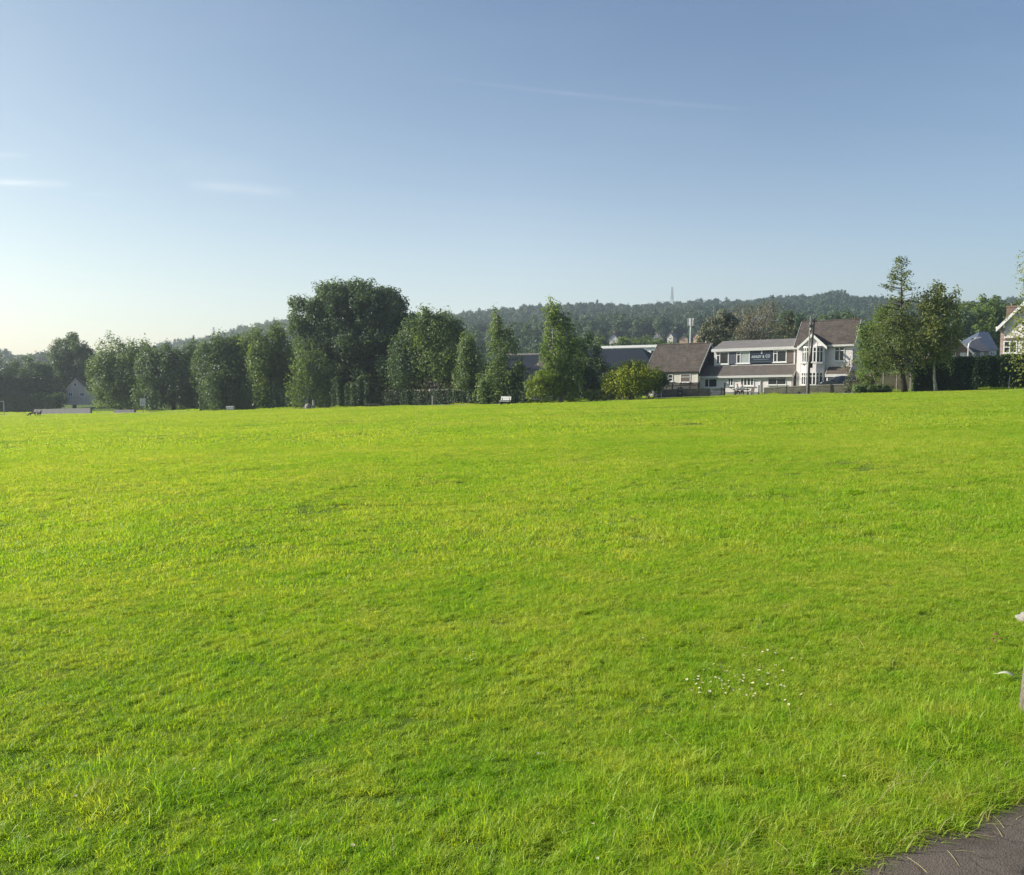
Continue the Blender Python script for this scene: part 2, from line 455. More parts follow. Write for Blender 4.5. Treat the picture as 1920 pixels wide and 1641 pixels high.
t.l.new(t.m('ADD', t.m('SUBTRACT', vo.outputs['Distance'], crk), t.m('MULTIPLY', t.noise(pos, 140, 3), 0.9)), bp.inputs['Height']); t.l.new(bp.outputs[0], b.inputs['Normal'])
t.l.new(b.outputs[0], out.inputs[0])
tag(mesh_np('footpath', np.stack([px_, py_, pz_], -1).reshape(-1, 3), q, mats=[m], smooth=True), kind='structure')

# ------------------------------------------------------------------ scattering by instances
def gn_scatter(o, npatch):
    """the object's own mesh holds patches (pid >= 0) and scatter points (is_pt); each point gets its patch"""
    ng = bpy.data.node_groups.new('scatter_' + o.name, 'GeometryNodeTree')
    ng.interface.new_socket('Geometry', in_out='INPUT', socket_type='NodeSocketGeometry')
    ng.interface.new_socket('Geometry', in_out='OUTPUT', socket_type='NodeSocketGeometry')
    N, L = ng.nodes, ng.links
    gi = N.new('NodeGroupInput'); go = N.new('NodeGroupOutput')
    def attr(name, typ):
        n = N.new('GeometryNodeInputNamedAttribute'); n.data_type = typ; n.inputs['Name'].default_value = name
        return n.outputs['Attribute']
    a_pt = attr('is_pt', 'BOOLEAN'); a_pid = attr('pid', 'INT'); a_rot = attr('rot', 'FLOAT_VECTOR'); a_s = attr('scl', 'FLOAT_VECTOR')
    sep = N.new('GeometryNodeSeparateGeometry'); sep.domain = 'POINT'
    L.new(gi.outputs[0], sep.inputs[0]); L.new(a_pt, sep.inputs[1])
    er = N.new('FunctionNodeEulerToRotation'); L.new(a_rot, er.inputs[0])
    join = N.new('GeometryNodeJoinGeometry')
    for k in range(npatch):
        cmp = N.new('FunctionNodeCompare'); cmp.data_type = 'INT'; cmp.operation = 'EQUAL'
        L.new(a_pid, [s for s in cmp.inputs if s.type == 'INT'][0]); [s for s in cmp.inputs if s.type == 'INT'][1].default_value = k
        sk = N.new('GeometryNodeSeparateGeometry'); sk.domain = 'POINT'
        L.new(sep.outputs[1], sk.inputs[0]); L.new(cmp.outputs[0], sk.inputs[1])
        gi_ = N.new('GeometryNodeGeometryToInstance'); L.new(sk.outputs[0], gi_.inputs[0])
        cmp2 = N.new('FunctionNodeCompare'); cmp2.data_type = 'INT'; cmp2.operation = 'EQUAL'
        L.new(a_pid, [s for s in cmp2.inputs if s.type == 'INT'][0]); [s for s in cmp2.inputs if s.type == 'INT'][1].default_value = k
        iop = N.new('GeometryNodeInstanceOnPoints')
        L.new(sep.outputs[0], iop.inputs['Points']); L.new(cmp2.outputs[0], iop.inputs['Selection'])
        L.new(gi_.outputs[0], iop.inputs['Instance']); L.new(er.outputs[0], iop.inputs['Rotation']); L.new(a_s, iop.inputs['Scale'])
        L.new(iop.outputs[0], join.inputs[0])
    L.new(join.outputs[0], go.inputs[0])
    md = o.modifiers.new('scatter', 'NODES'); md.node_group = ng

def scatter_object(name, patches, pts, mats, kind='stuff', label=None):
    """patches: list of dict(v, q, t, tint, qm, tm); pts: dict(pos, pid, rot, scl)"""
    V = []; Q = []; T = []; tint = []; pid = []; QM = []; TM = []; n = 0
    for k, p in enumerate(patches):
        V.append(p['v']); tint.append(p['tint']); pid.append(np.full(len(p['v']), k))
        if p.get('q') is not None and len(p['q']): Q.append(p['q'] + n); QM.append(p.get('qm', np.zeros(len(p['q']), int)))
        if p.get('t') is not None and len(p['t']): T.append(p['t'] + n); TM.append(p.get('tm', np.zeros(len(p['t']), int)))
        n += len(p['v'])
    npt = len(pts['pos'])
    V.append(pts['pos']); tint.append(np.zeros(npt)); pid.append(pts['pid'])
    V = np.concatenate(V); N = len(V)
    rot = np.zeros((N, 3), np.float32); rot[n:] = pts['rot']
    scl = np.ones((N, 3), np.float32); scl[n:] = pts['scl']
    ispt = np.zeros(N, bool); ispt[n:] = True
    o = mesh_np(name, V, np.concatenate(Q) if Q else None, np.concatenate(T) if T else None,
                attrs={'tint': ('FLOAT', np.concatenate(tint).astype(np.float32)), 'pid': ('INT', np.concatenate(pid).astype(np.int32)),
                       'is_pt': ('BOOLEAN', ispt), 'rot': ('FLOAT_VECTOR', rot), 'scl': ('FLOAT_VECTOR', scl)},
                mats=mats, qm=np.concatenate(QM) if QM else None, tm=np.concatenate(TM) if TM else None)
    gn_scatter(o, len(patches))
    return tag(o, label=label, kind=kind)

def blades(n, size, h, hs, w, lean, rg, straw=0.03, clump=0.0, rough=0.55):
    """n curved grass blades on a square tile"""
    xy = rg.uniform(-size / 2, size / 2, (n, 2))
    if clump:
        # blades gather in tussocks with a shared lean
        nc = max(4, int(n / 40)); cc = rg.uniform(-size / 2, size / 2, (nc, 2)); ci = rg.integers(0, nc, n)
        near = rg.uniform(0, 1, n) < 0.6
        xy = np.where(near[:, None], cc[ci] + rg.normal(0, clump, (n, 2)), xy)
        cl = rg.uniform(0, 2 * math.pi, nc)[ci]; chh = rg.normal(1, 0.22, nc).clip(0.5, 1.6)[ci]
    else:
        cl = rg.uniform(0, 2 * math.pi, n); chh = np.ones(n)
    hh = (rg.normal(h, hs, n)).clip(h * 0.3, h * 2.4) * chh
    # turf rises and dips in small cushions
    fld = np.zeros(n)
    for Lw in (0.05, 0.07, 0.11, 0.16, 0.25):
        for _ in range(2):
            a_ = rg.uniform(0, 6.28); fld += np.sin((xy[:, 0] * math.cos(a_) + xy[:, 1] * math.sin(a_)) * 6.28 / (Lw * size / 0.74 ** 1.0) + rg.uniform(0, 6.28)) * (0.7 + Lw)
    hh = hh * np.clip(1 + rough * fld / 2.2, 0.25, 1.75)
    tint = (rg.beta(2.2, 2.2, n) * 0.8)
    st = rg.uniform(0, 1, n) < straw
    tint[st] = rg.uniform(0.88, 1.0, st.sum()); hh[st] *= rg.uniform(0.9, 1.7, st.sum())
    th = np.where(rg.uniform(0, 1, n) < 0.45, cl + rg.normal(0, 0.5, n), rg.uniform(0, 2 * math.pi, n))
    ln = np.abs(rg.normal(lean, lean * 0.6, n)) * hh
    ph = th + math.pi / 2 + rg.normal(0, 0.5, n)
    ww = w * rg.uniform(0.6, 1.3, n)
    dx, dy = np.cos(th), np.sin(th); sx_, sy_ = np.cos(ph) * ww / 2, np.sin(ph) * ww / 2
    def lvl(tt, wf):
        cx = xy[:, 0] + dx * ln * tt ** 1.8; cy = xy[:, 1] + dy * ln * tt ** 1.8; cz = hh * tt * (1 - 0.18 * tt * (ln / hh))
        return np.stack([cx - sx_ * wf, cy - sy_ * wf, cz], -1), np.stack([cx + sx_ * wf, cy + sy_ * wf, cz], -1)
    a0, a1 = lvl(0.0, 1.0); b0, b1 = lvl(0.55, 0.85); c0, _ = lvl(1.0, 0.0)
    v = np.stack([a0, a1, b0, b1, c0], 1).reshape(-1, 3); i = np.arange(n) * 5
    return dict(v=v, q=np.stack([i, i + 1, i + 3, i + 2], -1), t=np.stack([i + 2, i + 3, i + 4], -1), tint=np.repeat(tint, 5))

# grass blade material
m, t, out = mat_new('grass_blades')
at = t.new('ShaderNodeAttribute', attribute_name='tint').outputs['Fac']
pos = t.new('ShaderNodeNewGeometry').outputs['Position']
n1 = t.rng(t.noise(pos, 1.6, 4, 0.6), 0.32, 0.68); n2 = t.rng(t.noise(pos, 0.16, 4, 0.6), 0.32, 0.68); n3 = t.rng(t.noise(pos, 5.0, 3, 0.6), 0.3, 0.7)
sp = t.new('ShaderNodeSeparateXYZ'); t.l.new(pos, sp.inputs[0])
far = t.rng(sp.outputs[1], 3.0, 45.0, 0.0, 1.0)
f = t.m('ADD', t.m('MULTIPLY', at, 0.40), t.m('ADD', t.m('MULTIPLY', n1, 0.22), t.m('ADD', t.m('MULTIPLY', n2, 0.22), t.m('MULTIPLY', n3, 0.2))))
f = t.m('MINIMUM', f, 0.86)
isst = t.m('GREATER_THAN', at, 0.85)
GRASS_RAMP = [(0.0, (0.090, 0.245, 0.010)), (0.33, (0.240, 0.425, 0.020)), (0.60, (0.375, 0.475, 0.060)), (0.86, (0.555, 0.575, 0.125))]
c = t.ramp(f, GRASS_RAMP)
c = t.mix(isst, c, c3(0.36, 0.33, 0.13))
b = t.new('ShaderNodeBsdfPrincipled'); t.l.new(c, b.inputs['Base Color']); b.inputs['Roughness'].default_value = 0.45
b.inputs['Specular IOR Level'].default_value = 0.3
tr = t.new('ShaderNodeBsdfTranslucent'); t.l.new(t.mix(1.0, c, c3(1.6, 1.4, 0.6), 'MULTIPLY'), tr.inputs[0])
mx = t.new('ShaderNodeMixShader'); mx.inputs[0].default_value = 0.55
t.l.new(b.outputs[0], mx.inputs[1]); t.l.new(tr.outputs[0], mx.inputs[2]); t.l.new(mx.outputs[0], out.inputs[0])
M['grass'] = m

def grid_pts(x0, x1, y0, y1, sp_, rg):
    xs = np.arange(x0, x1, sp_); ys = np.arange(y0, y1, sp_)
    X, Y = np.meshgrid(xs, ys); X = X.ravel(); Y = Y.ravel()
    return X + rg.uniform(-.2, .2, X.size) * sp_, Y + rg.uniform(-.2, .2, X.size) * sp_

rg = np.random.default_rng(21)
patches = []; PP = dict(pos=[], pid=[], rot=[], scl=[])
def tier(y0, y1, spc, ids, zs, margin=1.35):
    X, Y = grid_pts(-(0.62 * y1 + 2) * margin, (0.62 * y1 + 2) * margin, y0, y1, spc, rg)
    k = (np.abs(X) < 0.66 * Y + 2.2 + spc) & (Y < edge_y(X) + 0.7) & (path_side(X, Y) < -0.02 - spc * 0.5)
    X, Y = X[k], Y[k]
    e = spc * 0.6
    nx_ = -(G(X + e, Y) - G(X - e, Y)) / (2 * e); ny_ = -(G(X, Y + e) - G(X, Y - e)) / (2 * e)
    n = len(X)
    # tile follows the slope: tilt about x and y, applied after the turn about z
    rz = rg.uniform(0, 2 * math.pi, n)
    rots = np.zeros((n, 3), np.float32)
    for j in range(n):
        nrm = Vector((nx_[j], ny_[j], 1)).normalized()
        qd = Vector((0, 0, 1)).rotation_difference(nrm).to_matrix() @ Matrix.Rotation(rz[j], 3, 'Z')
        rots[j] = qd.to_euler()
    PP['pos'].append(np.stack([X, Y, G(X, Y) - 0.002], -1)); PP['pid'].append(rg.choice(ids, n))
    PP['rot'].append(rots)
    s = rg.uniform(0.9, 1.15, n); z = rg.uniform(zs[0], zs[1], n)
    PP['scl'].append(np.stack([s, s, z], -1))
for k in range(5): patches.append(blades(16000, 0.74, 0.020, 0.006, 0.0029, 0.8, rg, 0.006, 0.012))
for k in range(4): patches.append(blades(18000, 2.3, 0.024, 0.008, 0.0068, 0.9, rg, 0.005, 0.045))
for k in range(4): patches.append(blades(17000, 7.0, 0.034, 0.014, 0.022, 0.9, rg, 0.004, 0.14))
# edge tufts: small tiles that hug the footpath, longer and strawy
for k in range(3): patches.append(blades(560, 0.12, 0.018, 0.007, 0.0030, 1.1, rg, 0.03, 0.012))
# lush dark tussocks
for k in range(2): patches.append(blades(800, 0.24, 0.034, 0.010, 0.0036, 0.9, rg, 0.0, 0.03))
tier(1.5, 8.4, 0.44, [0, 1, 2, 3, 4], (0.6, 1.0))
tier(7.9, 31.0, 1.35, [5, 6, 7, 8], (0.75, 1.3))
tier(30.0, 160.0, 4.2, [9, 10, 11, 12], (0.85, 1.2))
# rough verge beyond the far path
X, Y = grid_pts(-145, 75, 60, 175, 3.6, rg); k = (Y > edge_y(X) + 5.2) & (Y < edge_y(X) + 9.5) & (np.abs(X) < 0.7 * Y)
X, Y = X[k], Y[k]; n = len(X)
PP['pos'].append(np.stack([X, Y, G(X, Y)], -1)); PP['pid'].append(rg.choice([9, 10, 11, 12], n)); PP['rot'].append(np.stack([np.zeros(n), np.zeros(n), rg.uniform(0, 6.28, n)], -1))
PP['scl'].append(np.stack([np.full(n, .62), np.full(n, .62), rg.uniform(2.0, 3.6, n)], -1))
# footpath edge
n = 900
s_ = rg.uniform(-1.5, 5.0, n); d_ = -np.abs(rg.normal(0.0, 0.13, n)) - 0.01
ex = pe0[0] + s_ * pdir[0] + d_ * pnor[0]; ey = pe0[1] + s_ * pdir[1] + d_ * pnor[1]
ps = path_side(ex, ey); ex = ex - pnor[0] * np.maximum(ps + 0.03, 0); ey = ey - pnor[1] * np.maximum(ps + 0.03, 0)
PP['pos'].append(np.stack([ex, ey, G(ex, ey)], -1)); PP['pid'].append(rg.choice([13, 14, 15], n))
PP['rot'].append(np.stack([np.zeros(n), np.zeros(n), rg.uniform(0, 6.28, n)], -1)); s = rg.uniform(0.8, 1.3, n)
PP['scl'].append(np.stack([s, s, rg.uniform(0.7, 1.4, n)], -1))
# tussocks
tus = [(on_ground(1800, 1360), 0.45, 26), (on_ground(1700, 1345), 0.3, 8), (on_ground(1890, 1380), 0.25, 14), (on_ground(280, 1490), 0.25, 12), (on_ground(1130, 1480), 0.3, 7), (on_ground(1250, 1560), 0.35, 8), (on_ground(230, 1000), 0.5, 12), (on_ground(900, 1340), 0.3, 5), (on_ground(330, 966), 0.4, 6), (on_ground(1640, 1440), 0.3, 8)]
for c0, sg, n in tus:
    x = c0[0] + rg.normal(0, sg * 0.7, n); y = c0[1] + rg.normal(0, sg * 0.28, n)
    PP['pos'].append(np.stack([x, y, G(x, y)], -1)); PP['pid'].append(rg.choice([16, 17], n))
    PP['rot'].append(np.stack([np.zeros(n), np.zeros(n), rg.uniform(0, 6.28, n)], -1)); s = rg.uniform(0.8, 1.3, n)
    PP['scl'].append(np.stack([s, s, rg.uniform(0.7, 1.1, n)], -1))
PTS = {k: np.concatenate(v) for k, v in PP.items()}
scatter_object('grass', patches, PTS, [M['grass']], label='short bright green mown grass covering the whole playing field')

# long pale stalks lying over the turf and across the footpath edge
mb = MB()
def stalk(x, y, L, az, rise, mbx=mb, droop=0.6, r=0.0011):
    z = g1(x, y) + 0.01; pts = []
    for k in range(6):
        f_ = k / 5; pts.append((x + math.cos(az) * L * f_ * (0.6 + 0.4 * f_), y + math.sin(az) * L * f_ * (0.6 + 0.4 * f_), z + rise * math.sin(f_ * math.pi * droop)))
    mbx.tube(pts, [r * (1 - 0.6 * k / 5) for k in range(6)], 4)
rr = random.Random(5); twigs = MB()
for k in range(16):
    s0 = rr.uniform(-1.0, 3.5); d0 = -abs(rr.gauss(0, 0.10))
    x = pe0[0] + s0 * pdir[0] + d0 * pnor[0]; y = pe0[1] + s0 * pdir[1] + d0 * pnor[1]
    stalk(x, y, rr.uniform(0.05, 0.16), math.atan2(pnor[1], pnor[0]) + rr.gauss(0.5, 0.9), rr.uniform(0.01, 0.035), r=rr.uniform(0.0010, 0.0017), droop=rr.uniform(0.5, 0.95))
for k in range(26):
    s0 = rr.uniform(-0.4, 2.0); d0 = abs(rr.gauss(0, 0.09))
    x = pe0[0] + s0 * pdir[0] + d0 * pnor[0]; y = pe0[1] + s0 * pdir[1] + d0 * pnor[1]
    stalk(x, y, rr.uniform(0.04, 0.13), rr.uniform(0, 6.28), 0.006, r=rr.uniform(0.0007, 0.0012), droop=0.9)
for k in range(45):
    y = 2.4 + 7.5 * rr.random() ** 1.3; x = rr.uniform(-0.6 * y, 0.6 * y)
    if path_side(np.array(x), np.array(y)) > -0.1: continue
    stalk(x, y, rr.uniform(0.05, 0.14), rr.gauss(0.9, 0.7), rr.uniform(0.02, 0.06), r=rr.uniform(0.0009, 0.0016))
for k in range(110):
    s0 = rr.uniform(-0.6, 2.2); d0 = 0.03 + abs(rr.gauss(0, 0.22))
    stalk(pe0[0] + s0 * pdir[0] + d0 * pnor[0], pe0[1] + s0 * pdir[1] + d0 * pnor[1], rr.uniform(0.01, 0.05), rr.uniform(0, 6.28), 0.004, r=rr.uniform(0.0007, 0.0014), droop=0.9, mbx=twigs)
for px0, py0, L, az in ((1760, 1470, 0.3, 0.7), (1740, 1480, 0.2, 0.3)):
    q0 = on_ground(px0, py0)
    for j in range(3): stalk(q0[0] - 0.15 + rr.gauss(0, .05), q0[1] - 0.03 + rr.gauss(0, .03), L * .7, az + rr.gauss(0, .15), 0.05, r=0.0012)
M['twig'] = plain('dead_twig', (0.10, 0.075, 0.045), 0.8, 0.2, var=0.5, scale=30)
tag(twigs.build('litter', M['twig']), 'small dead twigs and clippings scattered on the footpath', None, None, 'stuff')
M['straw'] = plain('straw', (0.42, 0.37, 0.17), 0.6, 0.3, var=0.3, scale=6)
o = mb.build('dry_grass', M['straw']); tag(o, 'pale dry grass stalks lying over the turf and the footpath edge', None, None, 'stuff')
# ------------------------------------------------------------------ foliage
LEAF = {
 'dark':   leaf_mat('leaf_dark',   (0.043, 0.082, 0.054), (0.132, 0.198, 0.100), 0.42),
 'mid':    leaf_mat('leaf_mid',    (0.064, 0.114, 0.055), (0.186, 0.255, 0.092), 0.45),
 'light':  leaf_mat('leaf_light',  (0.070, 0.130, 0.036), (0.190, 0.260, 0.060), 0.45),
 'yellow': leaf_mat('leaf_yellow', (0.120, 0.190, 0.022), (0.430, 0.450, 0.040), 0.48, scale=0.7),
 'olive':  leaf_mat('leaf_olive',  (0.105, 0.140, 0.048), (0.260, 0.295, 0.095), 0.45),
 'brown':  leaf_mat('leaf_brown',  (0.105, 0.100, 0.055), (0.205, 0.185, 0.100), 0.30),
 'grey':   leaf_mat('leaf_grey',   (0.085, 0.100, 0.065), (0.190, 0.200, 0.130), 0.30),
 'hedge':  leaf_mat('leaf_hedge',  (0.014, 0.036, 0.015), (0.044, 0.082, 0.026), 0.22),
 'lime': leaf_mat('leaf_lime', (0.085, 0.150, 0.026), (0.280, 0.350, 0.050), 0.45, scale=0.7),
 'conifer':leaf_mat('leaf_conifer',(0.075, 0.115, 0.042), (0.180, 0.225, 0.078), 0.38),
}
BARK = {
 'brown': plain('bark_brown', (0.11, 0.085, 0.06), 0.9, 0.15, var=0.45, scale=2.5, bump=0.8, bscale=12),
 'pale':  plain('bark_pale', (0.30, 0.28, 0.25), 0.85, 0.2, var=0.5, scale=3.0, bump=0.6, bscale=10),
 'dark':  plain('bark_dark', (0.055, 0.045, 0.035), 0.9, 0.15, var=0.4, scale=2.5, bump=0.8, bscale=12),
}

def leaf_quads(c, nrm, size, rg, aspect=0.6):
    """one small kite-shaped leaf spray per centre, facing nrm"""
    n = len(c)
    nrm = nrm / (np.linalg.norm(nrm, axis=1, keepdims=True) + 1e-9)
    a = rg.normal(0, 1, (n, 3)); a -= nrm * (a * nrm).sum(1, keepdims=True); a /= (np.linalg.norm(a, axis=1, keepdims=True) + 1e-9)
    b = np.cross(nrm, a)
    s = (size * rg.uniform(0.55, 1.35, n))[:, None]
    bend = nrm * s * rg.uniform(-0.25, 0.25, n)[:, None]
    v = np.stack([c - a * s * 0.55, c - b * s * aspect * 0.5 + bend, c + a * s * 0.65, c + b * s * aspect * 0.5 + bend], 1)
    i = np.arange(n) * 4
    return v.reshape(-1, 3), np.stack([i, i + 1, i + 2, i + 3], -1)

def crown_points(lobes, rg, clump, per, fill=0.55, vz=1.0, dens=1.0, droop=0.0, gap=0.0):
    """lobes: (centre, rx, ry, rz).  Boughs sit mostly near each lobe's skin, leaves round each bough"""
    C = []; Nn = []; T = []; BC = []
    for (c, rx, ry, rz) in lobes:
        area = 4 * math.pi * ((rx * ry) ** 1.6 / 3 + (rx * rz) ** 1.6 / 3 + (ry * rz) ** 1.6 / 3) ** (1 / 1.6)
        nb = max(4, int(dens * area / (clump * clump * 2.2)))
        d = rg.normal(0, 1, (nb, 3)); d /= np.linalg.norm(d, axis=1, keepdims=True)
        r = np.where(rg.uniform(0, 1, nb) < 0.72, rg.uniform(0.78, 1.0, nb), rg.uniform(0.2, 0.8, nb))
        # uneven outline: long-wave bumps over directions
        k1, k2 = rg.normal(0, 2.4, 3), rg.normal(0, 4.2, 3)
        r = r * (1 + 0.12 * np.sin(d @ k1 + 1.0) + 0.09 * np.sin(d @ k2))
        if gap:
            keep = np.sin(d @ rg.normal(0, 3.5, 3) + 2) + rg.normal(0, 0.35, nb) > -1 + gap
            d, r = d[keep], r[keep]
        bc = np.asarray(c) + d * r[:, None] * np.array([rx, ry, rz])
        bs = clump * rg.uniform(0.55, 1.35, len(bc))
        tb = rg.uniform(0, 1, len(bc))
        for j in range(len(bc)):
            n = max(5, int(per * (bs[j] / clump) ** 2 * rg.uniform(0.7, 1.3)))
            q = rg.normal(0, 1, (n, 3)); q /= np.linalg.norm(q, axis=1, keepdims=True)
            rad = rg.uniform(0, 1, n) ** 0.45
            off = q * (rad * bs[j])[:, None] * np.array([1, 1, vz])
            if droop: off[:, 2] -= np.abs(rg.normal(0, droop, n)) * bs[j]
            C.append(bc[j] + off); Nn.append(q * 0.9 + d[j] * 0.6 + rg.normal(0, 0.55, (n, 3)) + np.array([0, 0, 0.35]))
            T.append(np.clip(tb[j] * 0.5 + rg.uniform(0, 0.5, n), 0, 1))
        BC.append(bc)
    return np.concatenate(C), np.concatenate(Nn), np.concatenate(T), np.concatenate(BC)

def limbs(mb, base, top, r0, r1, targets, rg, nmax=14, wob=0.12, seg=5):
    """tapered trunk from base to top, limbs that leave it and reach towards the boughs"""
    base = Vector(base); top = Vector(top); pts = []; rad = []
    L = (top - base).length
    for k in range(seg + 1):
        f_ = k / seg
        w_ = wob * L * 0.12 * math.sin(f_ * math.pi)
        pts.append(base.lerp(top, f_) + Vector((rg.normal(0, 1), rg.normal(0, 1), 0)) * w_)
        flare = 1.0 + 0.5 * max(0, 1 - f_ * 7)
        rad.append((r0 + (r1 - r0) * f_) * flare)
    mb.tube(pts, rad, 8)
    if len(targets) == 0: return
    sel = rg.choice(len(targets), min(nmax, len(targets)), replace=False)
    for j in sel:
        q = Vector(targets[j]); f_ = rg.uniform(0.35, 0.95)
        # leave below the bough
        s = base.lerp(top, f_)
        if s.z > q.z - 0.1 * L: s = base.lerp(top, max(0.25, min(f_, (q.z - base.z) / max(L, .1) * 0.7)))
        mid = s.lerp(q, 0.5) + Vector((rg.normal(0, .1), rg.normal(0, .1), 0.10)) * (q - s).length
        rr_ = (r0 + (r1 - r0) * f_) * 0.42
        mb.tube([s, s.lerp(mid, 0.5), mid, q], [rr_, rr_ * 0.8, rr_ * 0.55, rr_ * 0.18], 5)

def tree(name, label, base_px, depth, lobes_px, leaf='mid', bark='brown', clump=0.8, per=60, leafsz=0.30, r0=0.25, top_px=None, vz=1.0,
         droop=0.0, dens=1.0, dr=0.85, group=None, cat='tree', nl=12, seed=None, stems=1, gap=0.0, trunk=True, base_z=None):
    """lobes_px: (x, y, half width, half height[, metres nearer -/farther +]) as the crown stands seen from the field"""
    rg = np.random.default_rng(seed if seed is not None else abs(hash_(label)))
    sc_ = depth / FOC
    p = P(base_px, 720, depth); x0 = p[0]
    z0 = g1(x0, depth) if base_z is None else base_z
    root = tag(empty(name, (x0, depth, z0)), label, cat, group)
    lobes = []
    for L in lobes_px:
        dd_ = L[4] if len(L) > 4 else rg.uniform(-0.25, 0.25) * L[2] * sc_
        c = P(L[0], L[1], depth + dd_) - np.array([x0, depth, z0])
        wf = 1.18 if (group == TG and L[2] > 24 and 'birch' not in name and 'pale gabled' not in label) else 1.02
        lobes.append((c, L[2] * sc_ * wf, L[2] * sc_ * dr, L[3] * sc_ * 1.0))
    # loose tufts that break the outline
    for c, rx, ry, rz in list(lobes):
        if rx < 1.2: continue
        for _ in range(3):
            a_ = rg.uniform(-0.2, math.pi + .2); q_ = rg.uniform(.18, .32)
            lobes.append((c + np.array([math.cos(a_) * rx * .95, rg.normal(0, .35) * ry, math.sin(a_) * rz * .95]), rx * q_, ry * q_, rz * q_ * 1.15))
    C, Nn, T, BC = crown_points(lobes, rg, clump, per, vz=vz, dens=dens, droop=droop, gap=gap)
    k = C[:, 2] > 0.03; C, Nn, T = C[k], Nn[k], T[k]
    V, Q = leaf_quads(C, Nn, leafsz, rg)
    mesh_np('crown', V, Q, attrs={'tint': ('FLOAT', np.repeat(T, 4).astype(np.float32))}, mats=[LEAF[leaf]], parent=root)
    if trunk:
        mb = MB()
        if top_px is None:
            big = max(lobes, key=lambda q: q[1] * q[3]); tp = np.array(big[0]) + np.array([0, 0, big[3] * 0.35])
        else:
            tp = P(top_px[0], top_px[1], depth) - np.array([x0, depth, z0])
        for s in range(stems):
            o = np.array([rg.normal(0, .35), rg.normal(0, .35), -0.12]) if stems > 1 else np.array([0, 0, -0.12])
            t2 = tp + (np.array([rg.normal(0, 1.0), rg.normal(0, 1.0), rg.normal(0, .3)]) if stems > 1 else 0)
            limbs(mb, o, t2, r0, r0 * 0.25, BC, rg, nmax=max(3, nl // stems))
        mb.build('trunk', BARK[bark], root, smooth=True)
    return root

def hash_(s):
    h = 5381
    for ch in s: h = (h * 33 + ord(ch)) & 0x7fffffff
    return h

def shrub(*a, **k):
    k.setdefault('cat', 'shrub'); k.setdefault('stems', 3); k.setdefault('r0', 0.06); k.setdefault('clump', 0.42); k.setdefault('leafsz', 0.20); k.setdefault('per', 40)
    return tree(*a, **k)

def ey_px(px):
    """distance of the field's far edge along the sight line of a picture column"""
    s = (px - CX) / FOC
    for d in np.linspace(60, 190, 800):
        if d > edge_y(s * d): return d
    return 190

TG = 'trees along the far edge of the field'
# far left, beyond the end of the field
tree('broadleaf_tree', 'dark hazy tree behind the goal frame at the far corner', -30, 172, [(-30, 712, 48, 40), (-50, 735, 50, 36), (-5, 740, 30, 34)], 'dark', group=TG, clump=1.0, leafsz=0.38, r0=.3)
tree('broadleaf_tree', 'low broad dark tree between the goal frame and the pale gabled house', 58, 175, [(50, 708, 42, 33), (75, 720, 34, 36), (40, 738, 40, 32), (88, 742, 28, 28)], 'dark', group=TG, clump=1.0, leafsz=0.38, r0=.3)
tree('broadleaf_tree', 'rounded dark tree rising behind the pale gabled house', 138, 182, [(134, 676, 34, 40), (150, 690, 28, 42), (118, 690, 24, 36), (140, 700, 34, 30)], 'dark', group=TG, clump=1.0, leafsz=0.38, r0=.32)
tree('broadleaf_tree', 'ragged-topped light green tree hanging over the pale gabled house', 225, 146, [(215, 672, 40, 38), (250, 668, 32, 34), (200, 690, 26, 34), (262, 700, 34, 40), (215, 718, 36, 30), (198, 738, 18, 16), (250, 735, 38, 28)], 'mid', group=TG, clump=1.0, droop=.9, leafsz=0.34, r0=.3)
tree('broadleaf_tree', 'tree with two tufted tops between the ragged light green tree and the bright-edged tree', 325, 138, [(292, 676, 28, 34), (350, 672, 34, 32), (320, 695, 48, 40), (300, 720, 32, 36), (355, 722, 36, 36), (325, 740, 50, 24)], 'dark', group=TG, clump=1.0, droop=.7, leafsz=0.34, r0=.3)
tree('broadleaf_tree', 'broad dark tree with a bright yellow-green left edge', 425, 126, [(425, 668, 46, 42), (398, 660, 26, 34), (445, 655, 24, 26), (418, 705, 48, 44), (440, 735, 36, 26), (400, 722, 14, 34, -3.5)], 'dark', group=TG, clump=0.95, droop=1.2, leafsz=0.32, r0=.3)
tree('broadleaf_tree', 'tree with long hanging sprays standing left of the tallest tree', 505, 124, [(505, 652, 40, 40), (480, 640, 18, 28), (520, 640, 24, 32), (488, 690, 20, 52, -2.5), (515, 705, 42, 44), (500, 738, 36, 22)], 'mid', group=TG, clump=0.9, droop=1.6, leafsz=0.32, r0=.28)
tree('broadleaf_tree', 'tallest tree on the field edge, a huge dark dome with gaps in its top', 684, 121,
     [(668, 604, 72, 72), (744, 615, 27, 46), (620, 645, 44, 40), (640, 576, 50, 42), (695, 582, 50, 46), (668, 560, 44, 32), (722, 625, 36, 58), (606, 584, 34, 38), (632, 566, 36, 38), (568, 586, 24, 28), (585, 625, 30, 44), (700, 665, 74, 64), (630, 665, 70, 58), (740, 690, 34, 54), (660, 715, 80, 32)],
     'dark', group=TG, clump=1.05, per=90, leafsz=0.33, r0=.75, nl=30, dens=.85, gap=.05, top_px=(672, 590), bark='dark')
tree('willow_tree', 'pale green willow trailing to the grass in front of the tallest tree', 572, 113, [(565, 672, 23, 40), (590, 690, 24, 44), (556, 715, 16, 28), (604, 722, 16, 24)], 'mid', group=TG, clump=0.75, droop=2.2, leafsz=0.27, r0=.22, bark='pale', gap=.35)
